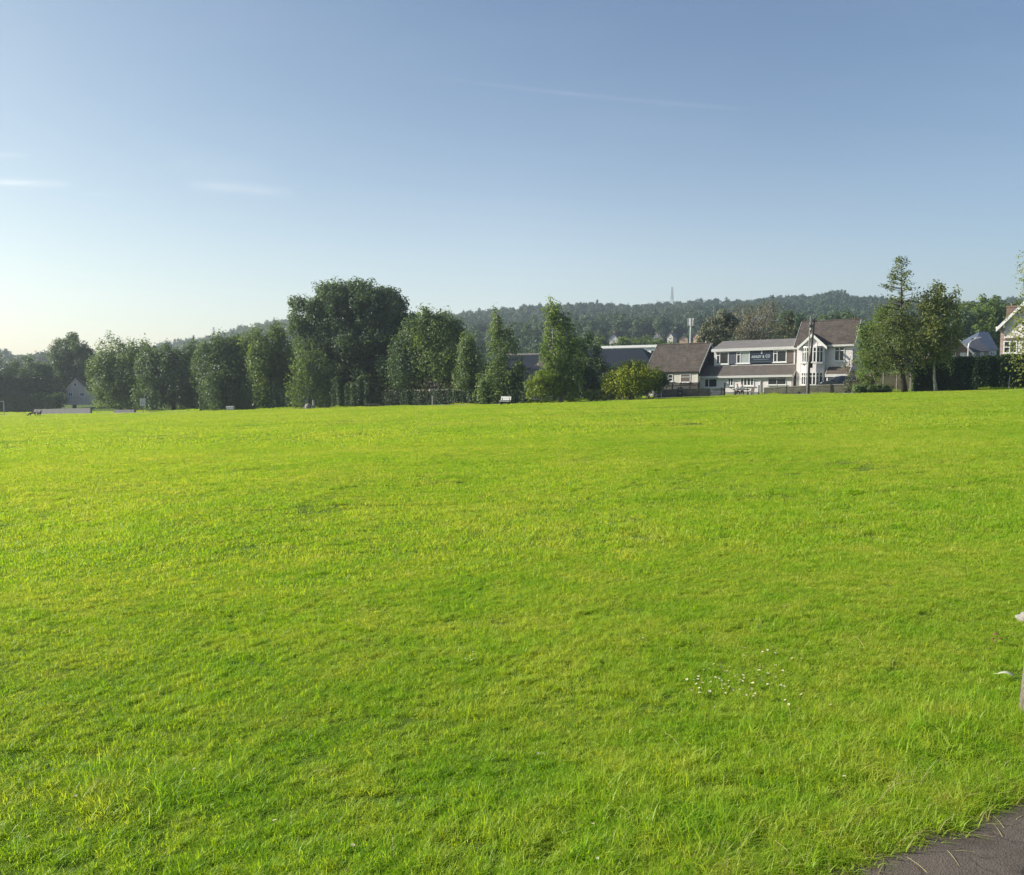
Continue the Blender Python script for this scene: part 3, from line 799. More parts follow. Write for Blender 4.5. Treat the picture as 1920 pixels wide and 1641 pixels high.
tree('broadleaf_tree', 'dark tree with light hanging sprays just right of the tallest tree', 770, 112, [(765, 640, 24, 60), (782, 655, 28, 56), (758, 690, 32, 34)], 'dark', group=TG, clump=0.9, droop=1.6, leafsz=0.3, r0=.24)
tree('broadleaf_tree', 'bushy-topped dark tree between the tallest tree and the slim birches', 822, 111, [(815, 606, 34, 28), (835, 620, 30, 34), (800, 625, 24, 36), (825, 652, 42, 42), (815, 682, 44, 32), (850, 686, 24, 30)], 'mid', group=TG, clump=0.9, droop=.9, leafsz=0.3, r0=.26, bark='pale')
tree('birch_tree', 'short slim birch with drooping twigs left of the double-topped birch', 884, 106, [(878, 640, 16, 28), (880, 668, 20, 34), (890, 700, 30, 30), (872, 705, 20, 26)], 'mid', group=TG, clump=0.65, droop=1.5, leafsz=0.27, r0=.16, bark='pale', gap=.3)
tree('birch_tree', 'slender leaning birch above the white bench', 944, 101, [(929, 596, 11, 24), (936, 622, 16, 30), (944, 650, 22, 32), (948, 690, 30, 30), (925, 708, 26, 26), (960, 722, 28, 28), (938, 735, 40, 20)], 'mid', group=TG, clump=0.65, droop=1.5, leafsz=0.27, r0=.18, bark='pale', top_px=(930, 585), gap=.35, dens=.85)
tree('birch_tree', 'tall narrow light green birch rising alone above the roofs', 1052, 96, [(1029, 566, 9, 18), (1039, 588, 16, 28), (1047, 618, 22, 34), (1045, 650, 26, 34), (1057, 680, 31, 36), (1040, 705, 27, 28), (1066, 718, 28, 26), (1072, 632, 14, 36)], 'light', gap=.3, group=TG, clump=0.6, droop=1.2, leafsz=0.26, r0=.19, bark='pale', top_px=(1032, 556), dens=.8, per=44)
tree('broadleaf_tree', 'dark rounded tree tucked behind the tall narrow birch', 1098, 103, [(1094, 675, 32, 40), (1108, 705, 28, 38), (1085, 725, 36, 26)], 'dark', group=TG, clump=0.8, leafsz=0.3, r0=.2)
shrub('round_shrub', 'rounded yellow-green shrub at the foot of the tall narrow birch', 1015, 95, [(1012, 722, 24, 27), (1030, 735, 22, 18), (998, 735, 12, 20), (1040, 722, 16, 22)], 'lime', dens=1.0, gap=.2)
shrub('spreading_shrub', 'big golden-green bush spreading over the railings left of the bungalow', 1188, 95, [(1165, 698, 26, 18), (1190, 694, 28, 16), (1145, 714, 18, 18), (1215, 700, 22, 18), (1140, 722, 12, 18), (1178, 712, 34, 22)], 'yellow', clump=.5, droop=1.3, dens=1.2, stems=5, r0=.05)
shrub('dark_bush', 'dark green bush between the golden-green bush and the bungalow', 1222, 97, [(1222, 716, 26, 16), (1240, 712, 14, 14), (1205, 725, 22, 14), (1180, 728, 30, 12)], 'dark', dens=1.3)
shrub('low_shrub', 'low reddish-tipped shrub left of the golden-green bush', 1120, 95, [(1112, 741, 16, 9), (1130, 742, 12, 10)], 'olive', clump=.3, leafsz=.2)

for q in [(288, 700, 150, 655, 'dark tree filling the gap right of the ragged light green tree'), (372, 700, 142, 652, 'dark tree behind the gap left of the bright-edged tree'), (472, 695, 136, 652, 'dark tree filling the gap between the bright-edged tree and the hanging-spray tree'),
          (542, 700, 132, 648, 'dark tree crowded against the left side of the tallest tree'), (795, 700, 146, 622, 'dark tree in the gap right of the tallest tree'), (865, 700, 148, 632, 'dark tree behind the short slim birch')]:
    x_, y_, d_, tp_, lb_ = q; h_ = (760 - tp_) / 2
    tree('broadleaf_tree', lb_, x_, d_, [(x_, tp_ + h_ * .6, 26, h_ * .6), (x_ - 10, tp_ + h_ * 1.1, 26, h_ * .7), (x_ + 12, tp_ + h_ * 1.2, 28, h_ * .7)], 'dark', group=TG, clump=1.0, leafsz=.36, r0=.28, gap=.15)
# behind the buildings on the right
tree('bare_tree', 'wide brownish tree with fanning bare branches behind the sign building', 1405, 150, [(1400, 597, 56, 30), (1440, 602, 44, 34), (1378, 618, 36, 28), (1465, 625, 24, 26), (1420, 628, 66, 22)], 'brown', per=9, clump=1.0, leafsz=0.30, r0=.45, nl=150, top_px=(1410, 600), bark='pale', dens=.95)
tree('broadleaf_tree', 'pale grey-green tree between the phone mast and the brownish bare tree', 1345, 146, [(1345, 625, 26, 22), (1362, 612, 18, 22), (1330, 636, 20, 14)], 'grey', clump=.8, leafsz=.38, r0=.2, gap=.3)
for q in [(1120, 652, 18, 16, 236, 'dark bushy tree at the left end of the clump behind the grey warehouse'), (1166, 652, 16, 12, 224, 'low dark tree hiding the foot of the pale distant building'), (1190, 648, 20, 15, 230, 'dark broad tree in the middle of the clump behind the white roof edge'), (1214, 648, 18, 16, 236, 'taller dark tree behind the left end of the brown tiled roof'), (1252, 660, 14, 12, 228, 'small dark tree just above the ridge of the brown tiled roof'), (1236, 652, 14, 12, 242, 'dark tree next to the small white gable on the hillside')]:
    tree('broadleaf_tree', q[5], q[0], q[4], [(q[0], q[1], q[2], q[3]), (q[0] - 8, q[1] + 10, q[2], q[3]), (q[0] + 9, q[1] + 16, q[2], q[3])], 'mid', group='trees behind the warehouse roofs', clump=1.2, leafsz=0.6, r0=.25, per=26)

# right-hand group
def conifer(name, label, px, d, pts, skirt, leaf='conifer', bark='dark'):
    rg = np.random.default_rng(hash_(label)); p = P(px, 720, d); x0 = p[0]; z0 = g1(x0, d); o = np.array([x0, d, z0])
    root = tag(empty(name, (x0, d, z0)), label, 'tree', 'trees in front of the houses')
    axis = [P(q[0], q[1], d) - o for q in pts]; axis[0][2] = -0.1
    mb = MB(); n = len(axis)
    mb.tube(axis, [0.34, 0.26, 0.21, 0.14, 0.09, 0.05, 0.02][:n], 8)
    A = np.array(axis); C = []; Nn = []; T = []
    H = A[-1][2]
    for k in range(190):
        f_ = rg.uniform(0, 1)
        h = 2.2 + (H - 2.2) * f_
        c0 = np.array([np.interp(h, A[:, 2], A[:, 0]), np.interp(h, A[:, 2], A[:, 1]), h])
        py = HOR - (h + z0 - EYE) / d * FOC
        az = rg.uniform(0, 2 * math.pi)
        Lr = np.interp(py, skirt[:, 0], skirt[:, 1 if math.cos(az) < 0 else 2]) * d / FOC * rg.uniform(0.55, 1.12)
        dire = np.array([math.cos(az), math.sin(az), 0.0])
        up = np.interp(f_, [0, .5, 1], [-0.25, 0.10, 0.55])
        tip = c0 + dire * Lr + np.array([0, 0, up * Lr])
        mid = c0 + dire * Lr * .5 + np.array([0, 0, up * Lr * .3 + 0.05 * Lr])
        br = 0.05 * (1 - f_) + 0.018
        mb.tube([c0, mid, tip], [br, br * .7, br * .25], 4)
        m_ = int((44 if f_ < .5 else 24) * max(Lr, .4) / 1.5)
        s_ = rg.uniform(0.25 if f_ < .6 else .45, 1.05, m_)[:, None]
        q = np.where(s_ < .5, c0 + (mid - c0) * s_ * 2, mid + (tip - mid) * (s_ * 2 - 1))
        spread = (0.20 if f_ > .6 else 0.38)
        q = q + rg.normal(0, spread if f_ < .55 else .15, (m_, 3)) * np.array([1, 1, .7]) - np.array([0, 0, 1]) * np.abs(rg.normal(0, .30 if f_ < .6 else .12, (m_, 1)))
        C.append(q); Nn.append(rg.normal(0, 1, (m_, 3)) + np.array([0, 0, .8])); T.append(np.clip(rg.uniform(0, 1) * .5 + rg.uniform(0, .5, m_), 0, 1))
    C = np.concatenate(C); Nn = np.concatenate(Nn); T = np.concatenate(T)
    k = C[:, 2] > 0.4; C, Nn, T = C[k], Nn[k], T[k]
    V, Q = leaf_quads(C, Nn, 0.19, rg)
    mesh_np('crown', V, Q, attrs={'tint': ('FLOAT', np.repeat(T, 4).astype(np.float32))}, mats=[LEAF[leaf]], parent=root)
    mb.build('trunk', BARK[bark], root, smooth=True)
    return root
conifer('conifer_tree', 'tall thin-topped conifer with a leaning trunk beside the white house', 1697, 84,
        [(1697, 732), (1692, 705), (1687, 670), (1689, 620), (1690, 570), (1691, 520), (1691, 482)],
        np.array([(470, 3, 3), (500, 15, 12), (530, 30, 22), (560, 42, 38), (600, 56, 46), (650, 72, 44), (690, 62, 34), (705, 44, 16), (735, 20, 4)], float))
tree('ivy_tree', 'bright green leafy tree in front of the white house end', 1632, 88, [(1655, 600, 24, 24), (1642, 628, 28, 30), (1628, 655, 22, 30), (1648, 672, 32, 30), (1615, 690, 16, 26), (1628, 714, 12, 12)], 'light', clump=.55, leafsz=.24, droop=.9, group='trees in front of the houses', gap=.5, dens=.6, r0=.16)
tree('broadleaf_tree', 'olive-green tree with a slim pale trunk in front of the dark clipped hedge', 1756, 83, [(1752, 560, 26, 24), (1775, 560, 20, 26), (1738, 590, 30, 30), (1770, 600, 30, 34), (1735, 628, 36, 30), (1765, 640, 28, 30), (1745, 655, 28, 22), (1712, 630, 20, 36), (1700, 650, 14, 22)], 'olive', clump=.55, leafsz=.23, droop=1.0, group='trees in front of the houses', bark='pale', r0=.15, top_px=(1745, 600), gap=.45, dens=.7, nl=22)
shrub('bare_shrub', 'twiggy grey shrub growing over the low wall by the parked car', 1600, 90.5, [(1598, 700, 10, 14), (1592, 722, 12, 12), (1605, 680, 9, 12), (1612, 715, 12, 14), (1586, 688, 7, 10)], 'grey', clump=.4, leafsz=.16, per=18, nl=30, group=None, r0=.07, bark='dark')
shrub('weedy_bush', 'untidy bush of weeds at the foot of the bright green leafy tree', 1640, 87, [(1630, 728, 18, 8), (1650, 730, 16, 6), (1665, 731, 12, 5), (1608, 730, 10, 8)], 'mid', clump=.35, leafsz=.22)
for q in [(1815, 610, 30, 40, 185, 'mid', 'dark leafy tree behind the slate-roofed cottage'), (1850, 600, 24, 36, 176, 'light', 'lighter green tree above the slate-roofed cottage'), (1795, 625, 24, 40, 165, 'dark', 'dark tree rising behind the brick cottage gable'), (1880, 590, 26, 30, 192, 'mid', 'tree behind the chimney of the half-timbered house'), (1905, 600, 20, 30, 205, 'dark', 'dark tree farthest behind the half-timbered house'), (1570, 610, 30, 18, 200, 'dark', 'dark tree seen over the ridge of the white two-storey house'), (1485, 615, 24, 24, 190, 'dark', 'dark green tree between the brownish bare tree and the white house roof')]:
    tree('broadleaf_tree', q[6], q[0], q[4], [(q[0], q[1], q[2], q[3]), (q[0] - 12, q[1] + 26, q[2], q[3]), (q[0] + 12, q[1] + 34, q[2], q[3])], q[5], group='trees behind the houses', clump=1.1, leafsz=0.55, r0=.28)
# weeping birch whose outer twigs reach into the picture from the right
tree('weeping_birch', 'weeping birch hanging in from the right edge above the half-timbered house', 2010, 46, [(1995, 500, 66, 62), (1945, 485, 22, 36), (1944, 522, 18, 32), (1950, 462, 18, 20), (1990, 600, 80, 60), (1954, 655, 22, 24), (1966, 690, 30, 22)], 'olive', clump=.42, leafsz=.13, per=30, droop=2.6, r0=.22, dens=.95, gap=.1, bark='pale', nl=30)

# ------------------------------------------------------------------ clipped hedges
def hedge(name, label, a_px, b_px, d0, d1, h0, h1, th, leaf='hedge', n=26000, sz=0.17, seed=3, lump=0.12):
    rg = np.random.default_rng(seed)
    pa = P(a_px, 720, d0); pb = P(b_px, 720, d1); o = np.array([pa[0], pa[1], g1(pa[0], pa[1])])
    L = np.linalg.norm((pb - pa)[:2]); e = (pb - pa) / L; e[2] = 0; nrm = np.array([e[1], -e[0], 0])
    if nrm[1] > 0: nrm = -nrm
    root = tag(empty(name, o), label, 'hedge')
    u = rg.uniform(0, L, n); H = np.interp(u, [0, L], [h0, h1]) * (1 + lump * 0.5 * np.sin(u * 1.3 + seed) + lump * .4 * np.sin(u * 3.1) + rg.normal(0, .025, n))
    s = rg.uniform(0, 1, n); face = s < 0.62; top = (s >= .62) & (s < .86)
    v = np.where(face, th / 2, np.where(top, rg.uniform(-th / 2, th / 2, n), -th / 2)) + rg.normal(0, .09, n) + .12 * np.sin(u * 2.3) + .08 * np.sin(u * 5.7 + 1)
    w = np.where(top, H, rg.uniform(0.02, 1, n) * H) + rg.normal(0, .05, n)
    x = o[0] + e[0] * u + nrm[0] * v; y = o[1] + e[1] * u + nrm[1] * v
    zz = G(x, y) + np.abs(w)
    C = np.stack([x, y, zz], -1) - o
    Nn = np.where(top[:, None], np.array([0, 0, 1.0]), np.where(face[:, None], nrm, -nrm)) + rg.normal(0, .6, (n, 3))
    V, Q = leaf_quads(C, Nn, sz, rg)
    mesh_np('foliage', V, Q, attrs={'tint': ('FLOAT', np.repeat(rg.uniform(0, 1, n), 4).astype(np.float32))}, mats=[LEAF[leaf]], parent=root)
    mb = MB(); us = np.linspace(0.1, L - .1, max(3, int(L / 0.5)))
    for q in us:
        x_, y_ = o[0] + e[0] * q, o[1] + e[1] * q
        b_ = np.array([x_, y_, g1(x_, y_) - .05]) - o; hh = np.interp(q, [0, L], [h0, h1])
        for j in range(3):
            mb.tube([tuple(b_), tuple(b_ + np.array([rg.normal(0, .15), rg.normal(0, .15), hh * .5])), tuple(b_ + np.array([rg.normal(0, .3), rg.normal(0, .3), hh * .9]))], [.035, .022, .008], 4)
    mb.build('stem', BARK['dark'], root)
    return root
hedge('clipped_hedge', 'tall very dark clipped hedge on the right in front of the cottages', 1712, 2040, 88.5, 84, 3.15, 3.25, 1.6, n=42000, sz=0.20, seed=3, lump=.03)
hedge('clipped_hedge', 'low dark hedge running under the trees in front of the pale long building', 702, 992, 113, 98.5, 1.75, 1.5, 1.4, n=26000, seed=5, lump=.08)
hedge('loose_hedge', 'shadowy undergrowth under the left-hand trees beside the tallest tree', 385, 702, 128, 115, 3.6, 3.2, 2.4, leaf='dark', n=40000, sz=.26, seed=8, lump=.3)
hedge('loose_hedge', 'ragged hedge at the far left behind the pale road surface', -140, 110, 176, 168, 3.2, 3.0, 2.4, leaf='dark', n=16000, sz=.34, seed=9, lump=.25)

# ------------------------------------------------------------------ woodland on the hill
rg = np.random.default_rng(77)
def wood_patch(kind):
    if kind == 'round':
        lob = [(np.array([rg.normal(0, .7), rg.normal(0, .7), 6.0 + rg.normal(0, .8)]), rg.uniform(2.6, 3.6), rg.uniform(2.6, 3.6), rg.uniform(2.6, 3.8)) for _ in range(3)]
        lob.append((np.array([0, 0, 3.0]), 3.6, 3.6, 3.0))
    else:
        lob = [(np.array([0, 0, 3.5]), 2.6, 2.6, 3.2), (np.array([0, 0, 7.5]), 1.8, 1.8, 3.4), (np.array([0, 0, 11]), .9, .9, 2.4)]
    C, Nn, T, _ = crown_points(lob, rg, 1.3, 15, dens=.75)
    V, Q = leaf_quads(C, Nn, 1.05, rg)
    return dict(v=V, q=Q, tint=np.repeat(T, 4))
wp = [wood_patch('round') for _ in range(6)] + [wood_patch('tall') for _ in range(2)]
pos = []
yv = 175.0
while yv < 960:
    sp_ = 6.6 + yv * 0.0022
    x = np.arange(-0.72 * yv - 20, 0.72 * yv + 20, sp_) + rg.uniform(-.45, .45, 1) * sp_
    x = x + rg.uniform(-.42, .42, x.size) * sp_; y = yv + rg.uniform(-.45, .45, x.size) * sp_
    s = x / y * FOC + CX
    # the houses' side of the hill stays open up to the terrace of houses
    keep = ~((s > 1120) & (s < 1345) & (y < 455)) & ~((s > 1345) & (y < 235)) & ~((s < 600) & (y < 420))
    keep &= rg.uniform(0, 1, x.size) < 0.94
    pos.append(np.stack([x[keep], y[keep]], -1)); yv += sp_ * 0.82
pos = np.concatenate(pos); n = len(pos)
z = G(pos[:, 0], pos[:, 1])
clump_ = 0.5 + 0.5 * np.sin(pos[:, 0] * 0.021 + 1) * np.sin(pos[:, 1] * 0.017)
s = rg.uniform(0.62, 1.2, n) * (0.72 + 0.55 * clump_); s[pos[:, 1] < 330] *= 0.72
PT = dict(pos=np.stack([pos[:, 0], pos[:, 1], z - 0.4], -1), pid=np.where(rg.uniform(0, 1, n) < 0.86, rg.integers(0, 6, n), rg.integers(6, 8, n)),
          rot=np.stack([np.zeros(n), np.zeros(n), rg.uniform(0, 6.28, n)], -1), scl=np.stack([s * rg.uniform(.85, 1.2, n), s * rg.uniform(.85, 1.2, n), s * rg.uniform(.85, 1.12, n)], -1))
wm = leaf_mat('leaf_woodland', (0.014, 0.042, 0.028), (0.100, 0.150, 0.070), 0.25, scale=0.012, inst=True)
scatter_object('woodland', wp, PT, [wm], label='dense broadleaf woodland covering the long hill on the skyline')

# ------------------------------------------------------------------ morning haze
m, t, out = mat_new('haze_air')
pv = t.new('ShaderNodeVolumePrincipled'); pv.inputs['Color'].default_value = (0.80, 0.91, 1.0, 1); pv.inputs['Density'].default_value = 0.00044
pv.inputs['Anisotropy'].default_value = 0.55
t.l.new(pv.outputs[0], out.inputs['Volume'])
lowest = float(ZZ.min())
mbh = MB(); mbh.box(-1420, 1420, -110, 1260, lowest - 1.0, 115.0)
hz = mbh.build('haze', m); tag(hz, kind='stuff')
# ------------------------------------------------------------------ building materials
M['render'] = plain('white_render', (0.63, 0.59, 0.585), 0.85, 0.2, var=0.12, scale=1.2, bump=0.3, bscale=30, streak=True)
M['cream'] = plain('cream_render', (0.55, 0.52, 0.46), 0.85, 0.2, var=0.14, scale=1.2, bump=0.3, bscale=30, streak=True)
M['pinkish'] = plain('pinkish_render', (0.55, 0.46, 0.42), 0.85, 0.2, var=0.15, scale=1.2, bump=0.3, bscale=30, streak=True)
M['orange_wall'] = plain('sunlit_brick_render', (0.62, 0.40, 0.26), 0.85, 0.2, var=0.15, scale=1.0)
M['upvc'] = plain('white_frame', (0.66, 0.66, 0.66), 0.35, 0.5, var=0.06, scale=2)
M['fascia'] = plain('white_fascia', (0.52, 0.51, 0.50), 0.45, 0.4, var=0.10, scale=1.5, streak=True)
M['greyfascia'] = plain('grey_fascia', (0.40, 0.40, 0.40), 0.5, 0.4, var=0.12, scale=1.5)
M['tile_brown'] = tiled('brown_roof_tiles', (0.078, 0.064, 0.056), 0.24, 0.33, 0.38, moss=(0.13, 0.12, 0.075))
M['tile_red'] = tiled('red_brown_roof_tiles', (0.10, 0.078, 0.064), 0.24, 0.33, 0.30, moss=(0.12, 0.12, 0.07))
M['tile_grey'] = tiled('grey_brown_roof_tiles', (0.105, 0.092, 0.085), 0.20, 0.30, 0.2, gap=0.05, moss=(0.14, 0.13, 0.10))
M['felt'] = plain('grey_roof_felt', (0.165, 0.155, 0.15), 0.85, 0.2, var=0.22, scale=1.0, bump=0.2)
M['slate'] = tiled('slate_roof', (0.055, 0.060, 0.075), 0.22, 0.30, 0.25, rough=0.5, spec=0.5)
M['slate_skylit'] = tiled('skylit_slate_roof', (0.065, 0.085, 0.13), 0.22, 0.30, 0.2, rough=0.45, spec=0.5)  # slate with the sky's blue sheen mixed into its base colour
M['sheet_blue'] = plain('blue_grey_sheet_roof', (0.021, 0.027, 0.037), 0.9, 0.06, var=0.2, scale=0.4, streak=True)
M['sheet_pale'] = plain('pale_sheet', (0.60, 0.61, 0.60), 0.5, 0.4, var=0.1, scale=0.5)
M['brick'] = tiled('red_brick', (0.20, 0.14, 0.11), 0.075, 0.225, 0.35, gap=0.06)
M['brick_pale'] = tiled('pale_quoin_brick', (0.36, 0.28, 0.235), 0.15, 0.225, 0.3, gap=0.06)
M['timber'] = plain('dark_timber', (0.045, 0.036, 0.030), 0.8, 0.2, var=0.3, scale=4)
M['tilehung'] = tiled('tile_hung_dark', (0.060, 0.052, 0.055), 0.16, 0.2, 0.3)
M['glass'] = glass_mat('window_glass')
M['pale_glazing'] = plain('blind_and_glint_glass', (0.33, 0.37, 0.36), 0.25, 0.5, var=0.12, scale=6, streak=True)  # window blind and lantern glass; also the windscreen's painted sun glint
M['slatepanel'] = plain('blue_grey_panel', (0.075, 0.085, 0.11), 0.6, 0.3, var=0.12, scale=2)
M['brownpanel'] = plain('brown_panel', (0.12, 0.095, 0.08), 0.7, 0.3, var=0.15, scale=2)
M['navy'] = plain('navy_sign_board', (0.018, 0.026, 0.042), 0.4, 0.4, var=0.15, scale=2)
M['lettering'] = plain('pale_lettering', (0.42, 0.46, 0.50), 0.5, 0.3, var=0.05)
M['lettering2'] = plain('faint_lettering', (0.10, 0.13, 0.17), 0.5, 0.3, var=0.05)
M['stone'] = tiled('rubble_stone_wall', (0.10, 0.098, 0.072), 0.17, 0.34, 0.45, gap=0.09, moss=(0.06, 0.085, 0.03))
M['stone_grey'] = tiled('grey_block_wall', (0.21, 0.21, 0.205), 0.22, 0.44, 0.3, gap=0.05, moss=(0.10, 0.11, 0.08))
M['coping'] = plain('coping_stone', (0.30, 0.29, 0.26), 0.85, 0.2, var=0.25, scale=3, bump=0.4)
M['fence'] = plain('weathered_fence_boards', (0.16, 0.125, 0.09), 0.85, 0.2, var=0.35, scale=3, streak=True, bump=0.4)
M['fence_dark'] = plain('brown_fence_boards', (0.085, 0.070, 0.055), 0.85, 0.2, var=0.3, scale=3, streak=True, bump=0.4)
M['concrete'] = plain('concrete', (0.27, 0.26, 0.235), 0.9, 0.2, var=0.25, scale=4, bump=0.6, bscale=40)
M['galv'] = plain('galvanised_steel', (0.42, 0.44, 0.45), 0.45, 0.5, metal=0.5, var=0.1)
M['black'] = plain('black_paint', (0.014, 0.015, 0.016), 0.4, 0.5, var=0.2)
M['polewood'] = plain('pole_timber', (0.028, 0.025, 0.022), 0.85, 0.2, var=0.3, scale=3, streak=True)
M['whitepaint'] = plain('white_paint', (0.52, 0.52, 0.51), 0.45, 0.4, var=0.06)
M['pinktile'] = plain('terracotta', (0.13, 0.075, 0.055), 0.8, 0.2, var=0.2)

def window(root, F, x0, x1, y0, y1, v=0.0, mull=(), trans=(), fr=0.07, sill=True, name='window', glass='glass', panes=None):
    """white framed window on the wall plane v; mull = splits along the width, trans = (from, to, height share) bars"""
    xm, ym = (x0 + x1) / 2, (y0 + y1) / 2
    u0, u1 = F.u(x0, ym, v), F.u(x1, ym, v); w1, w0 = F.w(xm, y0, v), F.w(xm, y1, v)
    m = F.mb(); W = u1 - u0; H = w1 - w0
    a, b = v - 0.06, v + 0.01
    m.box(u0, u0 + fr, a, b, w0, w1); m.box(u1 - fr, u1, a, b, w0, w1)
    m.box(u0 + fr, u1 - fr, a, b, w1 - fr, w1); m.box(u0 + fr, u1 - fr, a, b, w0, w0 + fr)
    for q in mull:
        c = u0 + q * W; m.box(c - fr * .5, c + fr * .5, a - .004, b, w0 + fr, w1 - fr)
    for (p, q, h) in trans:
        m.box(u0 + p * W, u0 + q * W, a - .008, b, w0 + h * H - fr * .4, w0 + h * H + fr * .4)
    if sill: m.box(u0 - 0.10, u1 + 0.10, v - 0.15, v + 0.01, w0 - 0.09, w0)
    o = m.build(name, M['upvc'], root)
    if panes:
        for (p, q, g) in panes:
            F.mb().box(u0 + p * W + .005, u0 + q * W - .005, v - 0.025, v + 0.008, w0 + .02, w1 - .02).build('pane', M[g], o)
    else:
        F.mb().box(u0 + .01, u1 - .01, v - 0.025, v + 0.008, w0 + .02, w1 - .02).build('pane', M[glass], o)
    return o

def gable_roof(F, root, u0, u1, ve, we, vr, wr, mat, over=0.25, th=0.16, verge='fascia', ve_back=None):
    m = F.mb(); vb = 2 * vr - ve if ve_back is None else ve_back
    poly = [(u0 - over, ve, we), (u0 - over, vr, wr), (u0 - over, vb, we), (u0 - over, vb - .1, we - th), (u0 - over, vr, wr - th * 1.2), (u0 - over, ve + .1, we - th)]
    m.prism(poly, (u1 - u0 + 2 * over, 0, 0))
    m.tube([(u0 - over, vr, wr + .02), (u1 + over, vr, wr + .02)], [.09, .09], 6)
    r = m.build('roof', M[mat], root)
    if verge:
        for uu in (u0 - over - .035, u1 + over + .003):
            b = F.mb(); b.prism([(uu, ve - .02, we - th - .06), (uu, vr, wr - th - .1), (uu, vr, wr + .05), (uu, ve - .02, we + .05)], (.032, 0, 0))
            b.prism([(uu, vr, wr - th - .1), (uu, vb, we - th - .06), (uu, vb, we + .05), (uu, vr, wr + .05)], (.032, 0, 0))
            b.build('bargeboard', M[verge], root)
    return r

def gable_walls(F, root, u0, u1, v0, we, vr, wr, mat, w0=-0.8, name='wall'):
    m = F.mb(); vb = 2 * vr - v0
    m.prism([(u0, v0, w0), (u0, v0, we), (u0, vr, wr), (u0, vb, we), (u0, vb, w0)], (u1 - u0, 0, 0))
    return m.build(name, M[mat], root)

PSI = 0.55
# ------------------------------------------------------------------ building with the sign
F = Frame(1406, 741, 103, PSI, 0.02)
R = F.root('sign_building', 'low white building with a dark sign across its long flat dormer', 'building')
we = F.w(1400, 704.5); u0, u1 = F.u(1315, 704), F.u(1486, 702)
vd = 1.35; wd = F.w(1415, 684.5, vd); k = (wd - we) / (vd + .35)
vr = 4.5
for _ in range(30):
    wr = F.w(1415, 640, vr); vr = 0.5 * vr + 0.5 * ((wr - we) / k - .35)
wr = we + k * (vr + .35)
vk = vd + .25; wk = we + k * (vk + .35)
F.mb().prism([(u0, 0, -.8), (u0, 0, we - .12), (u0, vk, wk - .2), (u0, 2 * vr - vk, wk - .2), (u0, 2 * vr, we - .12), (u0, 2 * vr, -.8)], (u1 - u0, 0, 0)).build('wall', M['render'], R)
rf = F.mb(); rf.prism([(u0 - .2, -.35, we), (u0 - .2, vk, wk), (u0 - .2, 2 * vr - vk, wk), (u0 - .2, 2 * vr + .35, we), (u0 - .2, 2 * vr + .2, we - .16), (u0 - .2, 2 * vr - vk, wk - .18), (u0 - .2, vk, wk - .18), (u0 - .2, -.25, we - .16)], (u1 - u0 + .4, 0, 0))
rf.build('roof', M['tile_grey'], R)
for uu in (u0 - .24, u1 + .205): F.mb().prism([(uu, -.37, we - .26), (uu, vk + .4, wk - .1), (uu, vk + .4, wk + .05), (uu, -.37, we + .05)], (.034, 0, 0)).build('bargeboard', M['fascia'], R)
F.mb().box(u0 - .2, u1 + .1, -.42, -.36, we - .24, we + .02).build('gutter', M['fascia'], R)
F.mb().tube([(F.u(1426, 715), -.06, we - .15), (F.u(1426, 715), -.06, -.3)], [.05, .05], 6).build('downpipe', M['fascia'], R)
ud0, ud1 = F.u(1340, 665, vd), F.u(1491, 662, vd); wf = F.w(1415, 654.5, vd)
dm = F.mb(); dm.prism([(ud0, vd + .03, wd - .25), (ud0, vd + .03, wf), (ud0, vr - .1, wr - .3), (ud0, vr - .1, wd)], (ud1 - ud0, 0, 0))
D = dm.build('dormer', M['tilehung'], R)
sl = F.mb(); sl.prism([(ud0 - .3, vd - .3, wf + .0), (ud0 - .3, vr + .1, wr + .05), (ud0 - .3, vr + .1, wr + .17), (ud0 - .3, vd - .3, wf + .13)], (ud1 - ud0 + .5, 0, 0))
sl.build('dormer_roof', M['felt'], R)
fa = F.mb(); fa.box(ud0 - .33, ud1 + .23, vd - .34, vd - .302, wf - .20, wf + .15); fa.box(ud0 - .1, ud1 + .05, vd - .05, vd + .028, wf - .30, wf - .02)
fa.box(ud0 - .05, ud0 + .25, vd - .05, vd + .028, wd - .1, wf - .3); fa.box(ud1 - .16, ud1 + .02, vd - .05, vd + .028, wd - .1, wf - .3)
fa.box(ud0 + .25, ud1 - .16, vd - .05, vd + .028, wd - .12, wd + .04)
fa.build('fascia', M['fascia'], R)
for (x0, x1, dy, gl) in ((1343, 1366.5, 1.6, 'glass'), (1381, 1406, 0.2, 'pale_glazing'), (1450, 1475, -2.2, 'glass')):
    window(R, F, x0, x1, 659 + dy, 681.5 + dy, vd, mull=(.29,), trans=((0.03, .29, .74),), fr=.10, panes=[(0, .29, 'glass'), (.29, 1, gl)])
def panel(x0, x1, y0, y1, mat, name, v=vd):
    xm, ym = (x0 + x1) / 2, (y0 + y1) / 2
    return F.mb().box(F.u(x0, ym, v), F.u(x1, ym, v), v - .035, v + .025, F.w(xm, y1, v), F.w(xm, y0, v)).build(name, M[mat], R)
panel(1367, 1380.5, 660, 682.3, 'slatepanel', 'infill_panel')
panel(1475.5, 1489.5, 656, 680, 'brownpanel', 'infill_panel')
